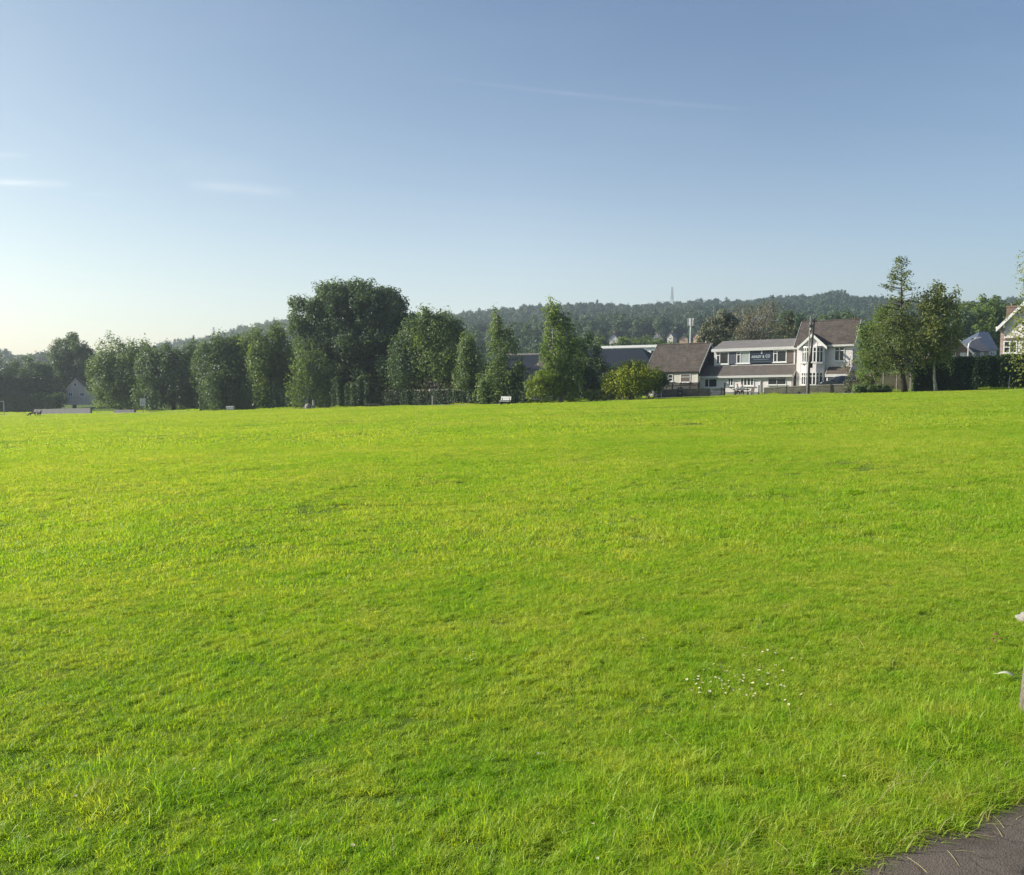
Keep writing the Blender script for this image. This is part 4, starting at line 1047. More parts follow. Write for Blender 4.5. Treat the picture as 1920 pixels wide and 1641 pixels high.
# sign board: its own thing, fixed to the dormer
SB = tag(empty('sign_board', F.o, -PSI), 'dark navy sign board with pale lettering on the long dormer', 'sign')
x0, x1, y0, y1 = 1407, 1448.5, 657.6, 681.2
xm, ym = (x0 + x1) / 2, (y0 + y1) / 2
su0, su1, sw0, sw1 = F.u(x0, ym, vd), F.u(x1, ym, vd), F.w(xm, y1, vd), F.w(xm, y0, vd)
F.mb().box(su0, su1, vd - .10, vd - .055, sw0, sw1).build('board', M['navy'], SB)
def text(body, u, w, size, mat, parent, v, squash=1.0, ext=0.006, tau=0.02):
    cu = bpy.data.curves.new('lettering', 'FONT'); cu.body = body; cu.size = size; cu.extrude = ext; cu.align_x = 'CENTER'; cu.offset = 0.008
    cu.space_character = 1.05
    o = bpy.data.objects.new('lettering', cu); COL.objects.link(o); cu.materials.append(mat)
    bpy.context.view_layer.update(); dg = bpy.context.evaluated_depsgraph_get()
    me = bpy.data.meshes.new_from_object(o.evaluated_get(dg)); bpy.data.objects.remove(o)
    o = bpy.data.objects.new('lettering', me); COL.objects.link(o)
    xs = [q.co.x for q in me.vertices]; ys = [q.co.y for q in me.vertices]
    sx_ = squash / (max(xs) - min(xs)); sy_ = size / (max(ys) - min(ys))
    for q in me.vertices: q.co.x = (q.co.x - (max(xs) + min(xs)) / 2) * sx_; q.co.y = (q.co.y - min(ys)) * sy_
    o.parent = parent; o.location = (u, v, w + tau * u); o.rotation_euler = (math.pi / 2, -math.atan(tau), 0)
    return o
SW, SH = su1 - su0, sw1 - sw0
text('ASHLEY', su0 + SW * .29, sw0 + SH * .43, SH * .20, M['lettering'], SB, vd - .105, SW * .46)
text('&', su0 + SW * .605, sw0 + SH * .43, SH * .21, M['lettering'], SB, vd - .105, SW * .085)
text('CO', su0 + SW * .80, sw0 + SH * .43, SH * .25, M['lettering'], SB, vd - .105, SW * .20)
lm = F.mb(); lm.box(su0 + SW * .15, su0 + SW * .84, vd - .108, vd - .101, sw0 + SH * .27, sw0 + SH * .33); lm.build('small_print', M['lettering2'], SB)
lm = F.mb(); lm.box(su0 + SW * .03, su0 + SW * .97, vd - .112, vd - .101, sw0 + SH * .11, sw0 + SH * .145); lm.build('rule_line', M['lettering2'], SB)
cu_ = su0 + SW * .52
lm = F.mb(); lm.prism([(cu_ - .07, vd - .112, sw1 + .02), (cu_ - .10, vd - .112, sw1 - SH * .22), (cu_, vd - .112, sw1 - SH * .28), (cu_ + .10, vd - .112, sw1 - SH * .22), (cu_ + .07, vd - .112, sw1 + .02)], (0, .012, 0)); lm.build('emblem', M['lettering'], SB)
# ground floor
window(R, F, 1321, 1345, 710, 726.5, mull=(.34,), fr=.09)
window(R, F, 1364.5, 1375.5, 709, 724, mull=(.5,), fr=.11)
window(R, F, 1388, 1414, 708, 724, mull=(.25, .5, .75), fr=.13)
window(R, F, 1440, 1474, 704.8, 721.5, mull=(.5,), trans=((0, 1, .68),), fr=.05)
F.mb().box(u0 - .03, u1 + .03, -.05, .2, -.8, F.w(1400, 735)).build('plinth', M['stone_grey'], R)

# ------------------------------------------------------------------ two-storey white house with the gabled bay
F = Frame(1575, 738, 98, PSI, 0.02)
R = F.root('two_storey_house', 'two-storey white house with a gabled bay and brown tiled roof', 'house')
we = F.w(1575, 646.5); u0, u1 = F.u(1494, 660), F.u(1599, 660)
vr = 3.3
for _ in range(30):
    wr = F.w(1575, 600.5, vr); vr = .5 * vr + .5 * ((wr - we) / 0.86 - .3)
gable_walls(F, R, u0, u1, 0, we - .12, vr, wr - .25, 'render')
gable_roof(F, R, u0, u1, -.3, we, vr, wr, 'tile_brown')
F.mb().box(u0 + .1, u1 + .2, -.37, -.31, we - .2, we + .02).build('gutter', M['fascia'], R)
# gabled bay
vb = -.75
bu0, bu1 = F.u(1500, 660, vb), F.u(1546.5, 660, vb); bw = F.w(1523, 649.5, vb); ba = F.w(1523.5, 628.5, vb); bm = (bu0 + bu1) / 2
m = F.mb(); m.prism([(bu0, vb, -.8), (bu1, vb, -.8), (bu1, vb, bw), (bm, vb, ba - .15), (bu0, vb, bw)], (0, .76, 0)); m.build('bay_wall', M['render'], R)
m = F.mb(); ov = .28; back = vr * .86
kk = (ba - bw) / (bm - bu0)
for s_, ue in ((-1, bu0 - ov), (1, bu1 + ov)):
    we_ = ba - kk * abs(ue - bm)
    m.prism([(ue, vb - .3, we_), (bm, vb - .3, ba + .02), (bm, vb - .3, ba + .18), (ue, vb - .3, we_ + .16)], (0, back - vb, 0))
m.build('bay_roof', M['tile_brown'], R)
m = F.mb()
for ue in (bu0 - ov, bu1 + ov):
    we_ = ba - kk * abs(ue - bm)
    m.prism([(ue, vb - .345, we_ - .16), (bm, vb - .345, ba - .20), (bm, vb - .345, ba + .2), (ue, vb - .345, we_ + .17)], (0, .04, 0))
m.build('bargeboard', M['upvc'], R)
m = F.mb()
for q in (.36, .68): 
    uu = bu0 + (bu1 - bu0) * q; m.box(uu - .05, uu + .05, vb - .03, vb + .01, bw - .1, ba - kk * abs(uu - bm) - .1)
m.box(bu0, bu1, vb - .035, vb + .01, bw - .12, bw)
m.build('gable_timber', M['upvc'], R)
ca0, ca1 = F.u(1504, 665, vb), F.u(1543.5, 665, vb)
def plan(pr, ins, e=0.0): return [(ca0 - e, vb), (ca0 + ins - e * .6, vb - pr - e), (ca1 - ins + e * .6, vb - pr - e), (ca1 + e, vb)]
def canted(w0, w1, name, mat, e=0.0):
    pl = plan(.62, .62, e); m = F.mb(); m.prism([(a, b, w0) for a, b in pl], (0, 0, w1 - w0)); return m.build(name, M[mat], R)
def bay_windows(w0, w1):
    pl = plan(.62, .62); m = F.mb(); pts = []
    for (a, b), n in zip(zip(pl[:-1], pl[1:]), (2, 3, 2)):
        for j in range(n): pts.append((a[0] + (b[0] - a[0]) * j / n, a[1] + (b[1] - a[1]) * j / n))
    pts.append(pl[-1])
    for p in pts: m.box(p[0] - .06, p[0] + .06, p[1] - .06, p[1] + .03, w0, w1)
    for a, b in zip(pl[:-1], pl[1:]):
        for h in (w0 + .04, w0 + (w1 - w0) * .70, w1 - .04):
            m.tube([(a[0], a[1] - .02, h), (b[0], b[1] - .02, h)], [.055, .055], 4)
    o = m.build('bay_window', M['upvc'], R)
    gm = F.mb(); gm.prism([(a, b, w0) for a, b in plan(.60, .62, -.01)], (0, 0, w1 - w0)); gm.build('pane', M['glass'], o)
W = lambda py: F.w(1523, py, vb - .62)
canted(-.8, W(722), 'bay_apron', 'render'); bay_windows(W(722), W(698)); canted(W(698), W(679.5), 'bay_apron', 'render', .02); bay_windows(W(679.5), W(651)); canted(W(651), W(649), 'bay_head', 'upvc', .06)
F.mb().box(ca0 - .1, ca1 + .1, vb - .70, vb, W(680.5) - .06, W(680.5)).build('bay_sill', M['upvc'], R)
window(R, F, 1564.5, 1583.5, 650, 677, mull=(.5,), trans=((0, 1, .72),), fr=.09)
# porch roof
pu0, pu1 = F.u(1548, 700, -1.6), F.u(1591, 700, -1.6); pw0 = F.w(1570, 704, -1.6); pw1 = F.w(1570, 690, 0)
m = F.mb(); m.prism([(pu0, -1.6, pw0), (pu0, 0, pw1), (pu0, 0, pw1 + .14), (pu0, -1.6, pw0 + .14)], (pu1 - pu0, 0, 0)); m.build('porch_roof', M['tile_red'], R)
m = F.mb(); m.box(pu0 - .05, pu1 + .05, -1.66, -1.605, pw0 - .16, pw0 + .15)
for uu in (pu0 - .05, pu1 + .004): m.prism([(uu, -1.6, pw0 - .15), (uu, 0, pw1 - .14), (uu, 0, pw1 + .18), (uu, -1.6, pw0 + .18)], (.046, 0, 0))
m.build('porch_fascia', M['fascia'], R)
for uu in (pu0 + .1, pu1 - .25): F.mb().box(uu, uu + .15, -1.55, -1.4, -.8, pw0 - .02).build('porch_post', M['upvc'], R)
window(R, F, 1556, 1580, 709, 726, sill=False, fr=.08, mull=(.5,), name='garage_window')
F.mb().prism([(u1 + .005, .1, .2), (u1 + .005, .1, we - .2), (u1 + .005, vr, wr - .35), (u1 + .005, 2 * vr - .1, we - .2), (u1 + .005, 2 * vr - .1, .2)], (.02, 0, 0)).build('gable_render', M['render'], R)
# side gable window and little flue
F.mb().tube([(u1 - .4, vr, wr), (u1 - .4, vr, wr + .35)], [.10, .09], 8).build('flue', M['pinktile'], R)
m = F.mb(); m.lathe([(.05, 0), (.07, .2), (.03, .32)], (u0 + .1, vr, wr)); m.build('ridge_finial', M['pinktile'], R)

# ------------------------------------------------------------------ bungalow on the left of it
F = Frame(1280, 738, 106, PSI, 0.02)
R = F.root('bungalow', 'white bungalow under a big brown tiled roof behind the board fence', 'house')
we = F.w(1280, 697); u0, u1 = F.u(1213, 700), F.u(1309, 695)
vr = 3.8
for _ in range(30):
    wr = F.w(1280, 645.5, vr); vr = .5 * vr + .5 * ((wr - we) / 0.84 - .3)
gable_walls(F, R, u0, u1, 0, we - .12, vr, wr - .25, 'cream')
gable_roof(F, R, u0, u1, -.3, we, vr, wr, 'tile_brown')
window(R, F, 1253, 1262, 702, 715, trans=((0, 1, .45),), fr=.08)
window(R, F, 1276, 1295, 701, 717, trans=((0, 1, .62),), fr=.08, glass='brownpanel')
F.mb().box(F.u(1306.5, 710), F.u(1309, 710), -.05, -.002, -.5, we - .2).build('downpipe', M['fascia'], R)
F.mb().box(u1 - .6, u1 - .1, -.04, 0.3, we - .3, we - .14).build('eave_board', M['fascia'], R)
F.mb().prism([(u1 + .005, .05, we - .6), (u1 + .005, .05, we - .2), (u1 + .005, vr, wr - .35), (u1 + .005, 2 * vr - .05, we - .2), (u1 + .005, 2 * vr - .05, we - .6)], (.03, 0, 0)).build('gable_shade_panel', M['tilehung'], R)  # added dark tile panel paints in the shade of the right gable wall
m = F.mb(); m.lathe([(.14, 0), (.12, .25), (.16, .3), (.16, .34)], (u1 - .35, vr, wr + .0)); m.build('chimney_pot', M['concrete'], R)

# ------------------------------------------------------------------ warehouses behind
def hip_house(name, label, cat, base_px, d, psi, xl, xr, ye, yr, xrl, xrr, depth, wall, roof, group=None, yb=None, wins=(), tau=0.015, ridge=None):
    F = Frame(base_px, 742 if yb is None else yb, d, psi, tau); R = F.root(name, label, cat, group)
    xm = (xl + xr) / 2; u0, u1 = F.u(xl, ye), F.u(xr, ye); we = F.w(xm, ye)
    vr = depth / 2; wr = F.w((xrl + xrr) / 2, yr, vr); r0, r1 = F.u(xrl, yr, vr), F.u(xrr, yr, vr)
    F.mb().box(u0 + .2, u1 - .2, .2, depth - .2, -.6, we - .02).build('wall', M[wall], R)
    m = F.mb(); m.add([(u0, 0, we), (u1, 0, we), (u1, depth, we), (u0, depth, we), (r0, vr, wr), (r1, vr, wr)],
                      [(0, 1, 5, 4), (1, 2, 5), (2, 3, 4, 5), (3, 0, 4), (3, 2, 1, 0)])
    m.build('roof', M[roof], R)
    if ridge: 
        mm = F.mb(); mm.tube([(r0, vr, wr + .02), (r1, vr, wr + .02)], [ridge, ridge], 6); mm.build('ridge_cap', M['felt'], R)
    for (a, b, c, d_) in wins: window(R, F, a, b, c, d_, v=.2, fr=.1, mull=(.5,), sill=False)
    return F, R
hip_house('warehouse', 'large blue-grey sheet-roofed warehouse behind the golden-green bush', 'warehouse', 1165, 140, 0.35, 1098, 1226, 690, 654.5, 1090, 1204, 26, 'slatepanel', 'sheet_blue', wins=((1130, 1140, 698, 706),))
hip_house('warehouse', 'dark blue sheet-roofed shed with a pale ridge left of the tall narrow birch', 'warehouse', 985, 138, 0.35, 925, 1045, 690, 666.5, 940, 1030, 20, 'slatepanel', 'sheet_blue', ridge=.32, wins=((960, 968, 698, 706),))
hip_house('bungalow', 'brownish hip-roofed building half hidden by the round yellow-green shrub', 'building', 1022, 118, 0.3, 984, 1066, 702, 673, 1015, 1040, 9, 'pinkish', 'tile_grey', wins=((996, 1004, 712, 722),))
F = Frame(1250, 742, 172, 0.42, 0.012); R = F.root('white_hall', 'long pale flat-roofed hall behind the brown tiled roof', 'building')
u0, u1 = F.u(1131, 653), F.u(1392, 645); wt = F.w(1250, 646)
M['hallwhite'] = plain('white_sheet', (0.80, 0.80, 0.79), 0.5, 0.4, var=0.05); F.mb().box(u0, u1, 0, 16, -.6, wt - .5).build('wall', M['hallwhite'], R); F.mb().box(u0 - .3, u1 + .3, -.4, 16.4, wt - .496, wt).build('roof', M['hallwhite'], R)
for j in range(9):
    uu = u0 + (u1 - u0) * (j + .5) / 9; F.mb().box(uu - .8, uu + .8, -.03, .05, wt - 2.4, wt - 1.2).build('window', M['glass'], R)
# long pale building behind the dark hedge
F = Frame(790, 745, 132, 0.45, 0.02); R = F.root('long_bungalow', 'long pale building glimpsed over the dark hedge under the trees', 'building')
u0, u1 = F.u(715, 730), F.u(885, 726); we = F.w(790, 725); vr = 3.5; wr = F.w(790, 709, vr)
gable_walls(F, R, u0, u1, 0, we - .12, vr, wr - .25, 'pinkish'); gable_roof(F, R, u0, u1, -.3, we, vr, wr, 'tile_red')
for a, b in ((742, 752), (806, 815), (838, 846), (862, 872)): window(R, F, a, b, 727.5, 737, fr=.09, mull=(.5,))
# pale gabled house at the far left
F = Frame(150, 752, 176, -0.25, 0.0); R = F.root('gabled_house', 'pale pinkish gabled house among the trees at the far left', 'house')
u0, u1 = F.u(121, 735), F.u(164, 735); we = F.w(142, 731); wa = F.w(142, 708); um = (u0 + u1) / 2
m = F.mb(); m.prism([(u0, 0, -.8), (u1, 0, -.8), (u1, 0, we), (um, 0, wa), (u0, 0, we)], (0, 9, 0)); m.build('wall', M['pinkish'], R)
m = F.mb()
for ue in (u0 - .4, u1 + .4):
    m.prism([(ue, -.3, we - .3), (um, -.3, wa + .02), (um, -.3, wa + .2), (ue, -.3, we - .1)], (0, 9.5, 0))
m.build('roof', M['tile_red'], R)
window(R, F, 138, 144, 718, 725, fr=.1); window(R, F, 128, 136, 736, 744, fr=.1, mull=(.5,)); window(R, F, 150, 158, 736, 744, fr=.1, mull=(.5,))

# ------------------------------------------------------------------ right-hand houses
F = Frame(1895, 738, 99, 0.62, 0.0); R = F.root('half_timbered_house', 'tall gabled house with brick corner and white barge boards at the right edge', 'house')
u0 = F.u(1876, 640); we = F.w(1876, 611); ua = F.u(1950, 600); sl_ = None
q = F.fp(1920, 570); wa = we + (q[1] - we) / (q[0] - u0) * (ua - u0); u1 = 2 * ua - u0
wb = F.w(1895, 669)
m = F.mb(); m.prism([(u0, 0, -.8), (u1, 0, -.8), (u1, 0, we), (ua, 0, wa), (u0, 0, we)], (0, 9, 0)); m.build('wall', M['render'], R)
m = F.mb(); m.box(u0 - .02, u1 + .02, -.03, .5, -.8, wb); m.build('brick_base', M['brick'], R)
m = F.mb(); zq = wb
while zq < we - .1:
    L_ = .42 if int((zq - wb) / .3) % 2 else .26
    m.box(u0 - .025, u0 + L_, -.028, .3, zq, min(zq + .296, we)); zq += .3
m.build('quoin', M['brick_pale'], R)
m = F.mb()
for ue in (u0 - .45, u1 + .45):
    wz = wa - (wa - we) / (ua - u0) * abs(ue - ua)
    m.prism([(ue, -.5, wz), (ua, -.5, wa), (ua, -.5, wa + .2), (ue, -.5, wz + .2)], (0, 9.8, 0))
m.build('roof', M['tile_grey'], R)
m = F.mb()
for ue in (u0 - .47, u1 + .47):
    wz = wa - (wa - we) / (ua - u0) * abs(ue - ua)
    m.prism([(ue, -.56, wz - .2), (ua, -.56, wa - .2), (ua, -.56, wa + .23), (ue, -.56, wz + .23)], (0, .05, 0))
m.box(u0 - .5, u0 - .02, -.5, .2, we - .32, we - .12)
m.build('bargeboard', M['upvc'], R)
wt = F.w(1915, 585); m = F.mb(); m.box(ua - (ua - u0) * (wa - wt) / (wa - we), ua + (ua - u0) * (wa - wt) / (wa - we), -.05, .01, wt - .12, wt + .12)
m.build('timber_band', M['brownpanel'], R)
wt = F.w(1895, 636); F.mb().box(u0 + .45, u0 + 3.9, -.12, .01, wt - .14, wt + .14).build('lintel', M['brownpanel'], R); wt2 = F.w(1895, 665); F.mb().box(u0 + .45, u0 + 3.2, -.10, .01, wt2 - .1, wt2 + .06).build('sill_band', M['brownpanel'], R)
window(R, F, 1881.5, 1907, 639.5, 662.5, mull=(.46,), trans=((0, .46, .5),), fr=.11)
cq = F.fp(1897, 577, 5.5); m = F.mb(); m.box(cq[0] - .5, cq[0] + .5, 5.1, 5.9, we, cq[1]); m.box(cq[0] - .56, cq[0] + .56, 5.04, 5.96, cq[1], cq[1] + .18); m.lathe([(.13, 0), (.11, .35), (.15, .4)], (cq[0], 5.5, cq[1] + .18)); m.build('chimney', M['brick'], R)

F = Frame(1800, 735, 116, 0.2, 0.0); R = F.root('brick_cottage', 'brick cottage with a pale verge on its gable left of the street lamp', 'house')
u0, u1 = F.u(1758, 660), F.u(1819, 660); we = F.w(1800, 660); um = (u0 + u1) / 2; wa = F.w(1789, 630)
m = F.mb(); m.prism([(u0, 0, -.6), (u1, 0, -.6), (u1, 0, we), (um, 0, wa), (u0, 0, we)], (0, 8, 0)); m.build('wall', M['brick'], R)
m = F.mb()
for ue in (u0 - .3, u1 + .3): m.prism([(ue, -.3, we - .3), (um, -.3, wa), (um, -.3, wa + .16), (ue, -.3, we - .14)], (0, 8.6, 0))
m.build('roof', M['slate'], R)
for ue in (u0 - .32, u1 + .32): F.mb().prism([(ue, -.35, we - .42), (um, -.35, wa - .12), (um, -.35, wa + .18), (ue, -.35, we - .12)], (0, .04, 0)).build('bargeboard', M['fascia'], R)
F.mb().box(F.u(1800, 668), F.u(1813.5, 668), -.06, .01, -.5, F.w(1806, 661.5)).build('garage_door', M['fascia'], R)
window(R, F, 1784, 1792, 656, 668, fr=.08, mull=(.5,))
hip_house('slate_cottage', 'cottage with a slate hipped roof tinted with blue sky light between the street lamp and the brick-cornered house', 'house', 1850, 124, -0.12, 1828, 1873, 656, 622, 1836, 1853, 7, 'render', 'slate_skylit', yb=737, wins=((1857, 1864, 659, 667),), tau=0)
hip_house('dark_cottage', 'low cottage with a dark slate roof and white-framed openings behind the street lamp', 'house', 1835, 118, 0.25, 1815, 1858, 659, 634, 1822, 1834, 6, 'concrete', 'slate', yb=737, wins=((1822.5, 1828.5, 661, 669), (1838, 1844, 660.5, 669)), tau=0)

# ------------------------------------------------------------------ houses on the hillside
def hill_house(label, xg0, xg1, ya, ye, yb, d, roof_px, wall='cream', psi=-0.5):
    F = Frame((xg0 + xg1) / 2, yb, d, psi, 0.0); R = F.root('hillside_house', label, 'house', 'small houses on the hillside')
    xm = (xg0 + xg1) / 2; u0, u1 = F.u(xg0, ye), F.u(xg1, ye); um = (u0 + u1) / 2; we, wa = F.w(xm, ye), F.w(xm, ya)
    Ld = roof_px * d / FOC / max(.2, abs(math.sin(psi)))
    m = F.mb(); m.prism([(u0, 0, -4), (u1, 0, -4), (u1, 0, we), (um, 0, wa), (u0, 0, we)], (0, Ld, 0)); m.build('wall', M[wall], R)
    m = F.mb()
    for ue in (u0 - .3, u1 + .3): m.prism([(ue, -.3, we - .25), (um, -.3, wa + .02), (um, -.3, wa + .3), (ue, -.3, we + .03)], (0, Ld + .6, 0))
    m.build('roof', M['slate'], R)
    window(R, F, xm - 2, xm + 2, ye + 1, ye + 4.5, fr=.12, mull=(.5,), sill=False)
    c = F.mb(); c.box(um - .4, um + .4, Ld * .5, Ld * .5 + .8, wa - .2, wa + 1.1); c.build('chimney', M['brick'], R)
hill_house('small white gable end nearest the clump of dark trees on the hillside', 1233, 1243, 628.5, 635, 648, 430, 6)
hill_house('pale gabled house with a long dark roof left of the sunlit orange one', 1251, 1262, 624, 632, 648, 425, 11, psi=.5)
hill_house('sunlit orange-walled house beside the phone mast on the hillside', 1274, 1290, 629, 636, 650, 415, 6, 'orange_wall', psi=.3)
hill_house('pale gabled house just right of the phone mast on the hillside', 1300, 1311, 624, 632, 648, 428, 9, 'orange_wall', psi=.5)
hill_house('pale green-white building alone at the foot of the wooded hill', 1142, 1158, 626, 636, 650, 330, 5, 'render', psi=.35)
M['greywall'] = plain('grey_rendered_wall', (0.15, 0.15, 0.15), 0.9, 0.2, var=0.2, scale=1.5, streak=True)
# ------------------------------------------------------------------ boundary walls, fences and railings
def along(px, off):
    """point on the ground, off metres beyond the field's edge, in the sight line of a picture column"""
    d = ey_px(px) + off; x = (px - CX) / FOC * d
    x = P(px, 735, d)[0]
    return np.array([x, d, g1(x, d)])
def wall_run(name, label, xa, xb, off, h, th, mat, cop=None, cat='wall', offb=None, n=10, hb=None):
    a, b = along(xa, off), along(xb, off if offb is None else offb); root = tag(empty(name, a, math.atan2(b[1] - a[1], b[0] - a[0])), label, cat)
    L = math.hypot(b[0] - a[0], b[1] - a[1]); m = MB(); c = MB()
    for k in range(n):
        s0, s1 = L * k / n, L * (k + 1) / n; f0, f1 = k / n, (k + 1) / n
        z0 = g1(*(a + (b - a) * f0)[:2]) - a[2]; z1 = g1(*(a + (b - a) * f1)[:2]) - a[2]
        H0 = h + ((hb if hb else h) - h) * f0; H1 = h + ((hb if hb else h) - h) * f1
        m.prism([(s0, 0, z0 - .3), (s1, 0, z1 - .3), (s1, 0, z1 + H1), (s0, 0, z0 + H0)], (0, th, 0))
        if cop: c.prism([(s0, -.04, z0 + H0), (s1, -.04, z1 + H1), (s1, -.04, z1 + H1 + .07), (s0, -.04, z0 + H0 + .07)], (0, th + .08, 0))
    m.build('masonry', M[mat], root)
    if cop: c.build('coping', M[cop], root)
    return root
wall_run('stone_wall', 'mossy rubble stone wall below the board fence by the litter bin', 1232, 1332, 3.6, 0.95, .35, 'stone')
wall_run('stone_wall', 'grey block wall in front of the left window of the sign building', 1333, 1360, 3.5, 0.9, .25, 'stone_grey', 'coping')
wall_run('garden_wall', 'low weedy wall with pale coping in front of the white house', 1432, 1606, 3.3, 0.82, .3, 'stone', 'coping', offb=3.6, hb=.95)
wall_run('stone_wall', 'pinkish rubble wall under the golden-green bush', 1140, 1186, 4.6, 0.75, .35, 'stone_grey')
wall_run('low_wall', 'long grey low wall at the far left beyond the goal frame', 62, 168, 3.4, .9, .3, 'greywall')
wall_run('low_wall', 'short grey kerb wall under the ragged light green tree', 212, 250, 3.6, .5, .4, 'greywall')

def board_fence(name, label, xa, xb, off, h, mat, posts, nb, gap=.02, postmat='fence_dark', step=0.0):
    a, b = along(xa, off), along(xb, off); R = tag(empty(name, a, math.atan2(b[1] - a[1], b[0] - a[0])), label, 'fence')
    L = math.hypot(b[0] - a[0], b[1] - a[1]); m = MB(); rgf = random.Random(hash_(label))
    for k in range(nb):
        s0, s1 = L * k / nb, L * (k + 1) / nb - gap
        z0 = g1(*(a + (b - a) * (k / nb))[:2]) - a[2]
        m.box(s0, s1, 0 + rgf.uniform(-.008, .008), .025, z0 + .05, z0 + h + rgf.uniform(-.03, .03))
    m.build('board_panel', M[mat], R)
    m = MB()
    for w_ in (.4, h - .35):
        za, zb = 0, g1(*b[:2]) - a[2]
        m.prism([(0, .03, za + w_), (L, .03, zb + w_), (L, .03, zb + w_ + .09), (0, .03, za + w_ + .09)], (0, .05, 0))
    m.build('rail', M[mat], R)
    for k in range(posts):
        f_ = k / (posts - 1); z0 = g1(*(a + (b - a) * f_)[:2]) - a[2]
        MB().box(L * f_ - .05, L * f_ + .05, -.03, .09, z0 - .3, z0 + h + .08).build('post', M[postmat], R)
    return R
board_fence('board_fence', 'dark upright-board fence in front of the bungalow windows', 1226, 1311, 4.6, 1.72, 'fence', 6, 44)
board_fence('board_fence', 'brown board fence with pale posts behind the leaning conifer trunk', 1606, 1706, 4.2, 2.0, 'fence_dark', 5, 52, postmat='concrete')

def railing(name, label, xa, xb, off, h, n, nr, thick=.025, post=.045, mat='black'):
    a, b = along(xa, off), along(xb, off); R = tag(empty(name, a, math.atan2(b[1] - a[1], b[0] - a[0])), label, 'railing')
    L = math.hypot(b[0] - a[0], b[1] - a[1]); m = MB(); zb = g1(*b[:2]) - a[2]
    for j in range(nr):
        h_ = h * (.35 + .62 * j / max(1, nr - 1)); m.tube([(0, 0, h_), (L, 0, zb + h_)], [thick, thick], 5)
    m.build('rail', M[mat], R)
    for k in range(n):
        f_ = k / (n - 1); z0 = zb * f_
        MB().tube([(L * f_, 0, z0 - .15), (L * f_, 0, z0 + h)], [post, post], 6).build('post', M[mat], R)
    return R
railing('metal_railing', 'dark metal railing beside the golden-green bush', 1184, 1240, 2.9, 1.05, 5, 3, mat='galv')
railing('metal_railing', 'thin dark railing above the low weedy wall', 1430, 1512, 3.75, 1.75, 4, 2, .018, .03, mat='polewood')

def post(name, label, px, off, h, r, mat, cat='post', lean=0.0, cap=True):
    a = along(px, off); R = tag(empty(name, a), label, cat)
    MB().tube([(0, 0, -.2), (lean * h, 0, h)], [r, r * .95], 8).build('shaft', M[mat], R)
    if cap:
        MB().lathe([(r * 1.0, 0), (r * 1.25, .02), (r * .9, .08), (.01, .1)], (lean * h, 0, h), 8).build('cap', M[mat], R)
    return R
post('gate_post', 'tall dark gate post left of the seated people', 1358.5, 3.3, 1.45, .10, 'black')
post('gate_post', 'short dark post between the tall gate post and the grey block wall', 1352.5, 3.3, 0.95, .06, 'black')
post('gate_post', 'dark post beside the downpipe of the sign building', 1423, 3.4, 1.05, .08, 'black')
post('gate_post', 'thin dark post standing in front of the wide ground floor window', 1474.5, 3.0, 0.95, .06, 'black')
post('marker_post', 'thin pale post standing alone in front of the dark clipped hedge', 1890, 1.6, 1.25, .05, 'concrete', lean=.10)
post('fence_post', 'pale upright post in front of the dark hedge under the bushy-topped tree', 811, 1.2, 1.2, .09, 'concrete', cap=False)

# white patch at the foot of the golden-green bush
a = along(1169, 2.4); R = tag(empty('painted_stone', a), 'small white painted stone at the foot of the golden-green bush', 'stone')
MB().lathe([(.24, -.1), (.27, .12), (.22, .34), (.13, .52), (.03, .6)], (0, 0, 0), 9).build('stone', M['whitepaint'], R, smooth=True)
a = along(1210.5, 2.82); R = tag(empty('notice', a), 'small white notice fixed to the dark metal railing', 'sign')
MB().box(-.16, .16, -.02, .0, .62, 1.0).build('board', M['whitepaint'], R)
m = MB(); m.box(-.11, .11, -.026, -.021, .86, .92); m.box(-.11, .04, -.026, -.021, .74, .78); m.build('print', M['brownpanel'], R)

# litter bin
a = along(1276, 1.9); R = tag(empty('litter_bin', a, -.3), 'black square litter bin standing in front of the mossy stone wall', 'litter bin')
m = MB(); m.prism([(-.27, -.25, .05), (.27, -.25, .05), (.30, -.28, .78), (-.30, -.28, .78)], (0, .5, 0)); m.build('body', M['black'], R, bevel=.03)
m = MB()
for s_ in (-.29, .24): m.box(s_, s_ + .05, -.24, .2, .78, 1.02)
m.box(-.31, .31, -.29, .25, 1.02, 1.08); m.prism([(-.31, -.29, 1.08), (.31, -.29, 1.08), (.2, -.02, 1.18), (-.2, -.02, 1.18)], (0, .1, 0)); m.build('hood', M['black'], R)
MB().box(-.26, .26, -.23, .18, 0, .06).build('base', M['brownpanel'], R)
MB().box(-.12, .08, -.287, -.272, .38, .56).build('label_plate', M['concrete'], R)

# ------------------------------------------------------------------ poles and lamps
a = along(1514, 2.6); R = tag(empty('lamp_pole', a), 'tall pale pole with a black lantern bracketed near its top', 'street lamp')
d_ = a[1]; H = (740 - 597) / FOC * d_; HL = (740 - 622) / FOC * d_; LE = 2.5 / FOC * d_
MB().tube([(0, 0, -.3), (0, 0, 2.2), (LE * .5, 0, HL), (LE, 0, H)], [.10, .085, .07, .055], 8).build('pole', M['concrete'], R)
m = MB(); c = (LE * .8 + .05, -.16, HL)
m.lathe([(.02, .86), (.06, .76), (.10, .66), (.33, .52), (.37, .42), (.31, .38)], c, 8); m.tube([(LE * .7, 0, HL - .1), (c[0], c[1], HL - .1), (c[0], c[1], HL + .02)], [.03, .03, .03], 5); m.lathe([(.07, -.02), (.14, .03), (.13, .06)], c, 8)
L_ = m.build('lantern', M['black'], R)
m = MB(); m.lathe([(.11, .06), (.20, .42)], c, 6); m.build('lantern_glass', M['pale_glazing'], L_)
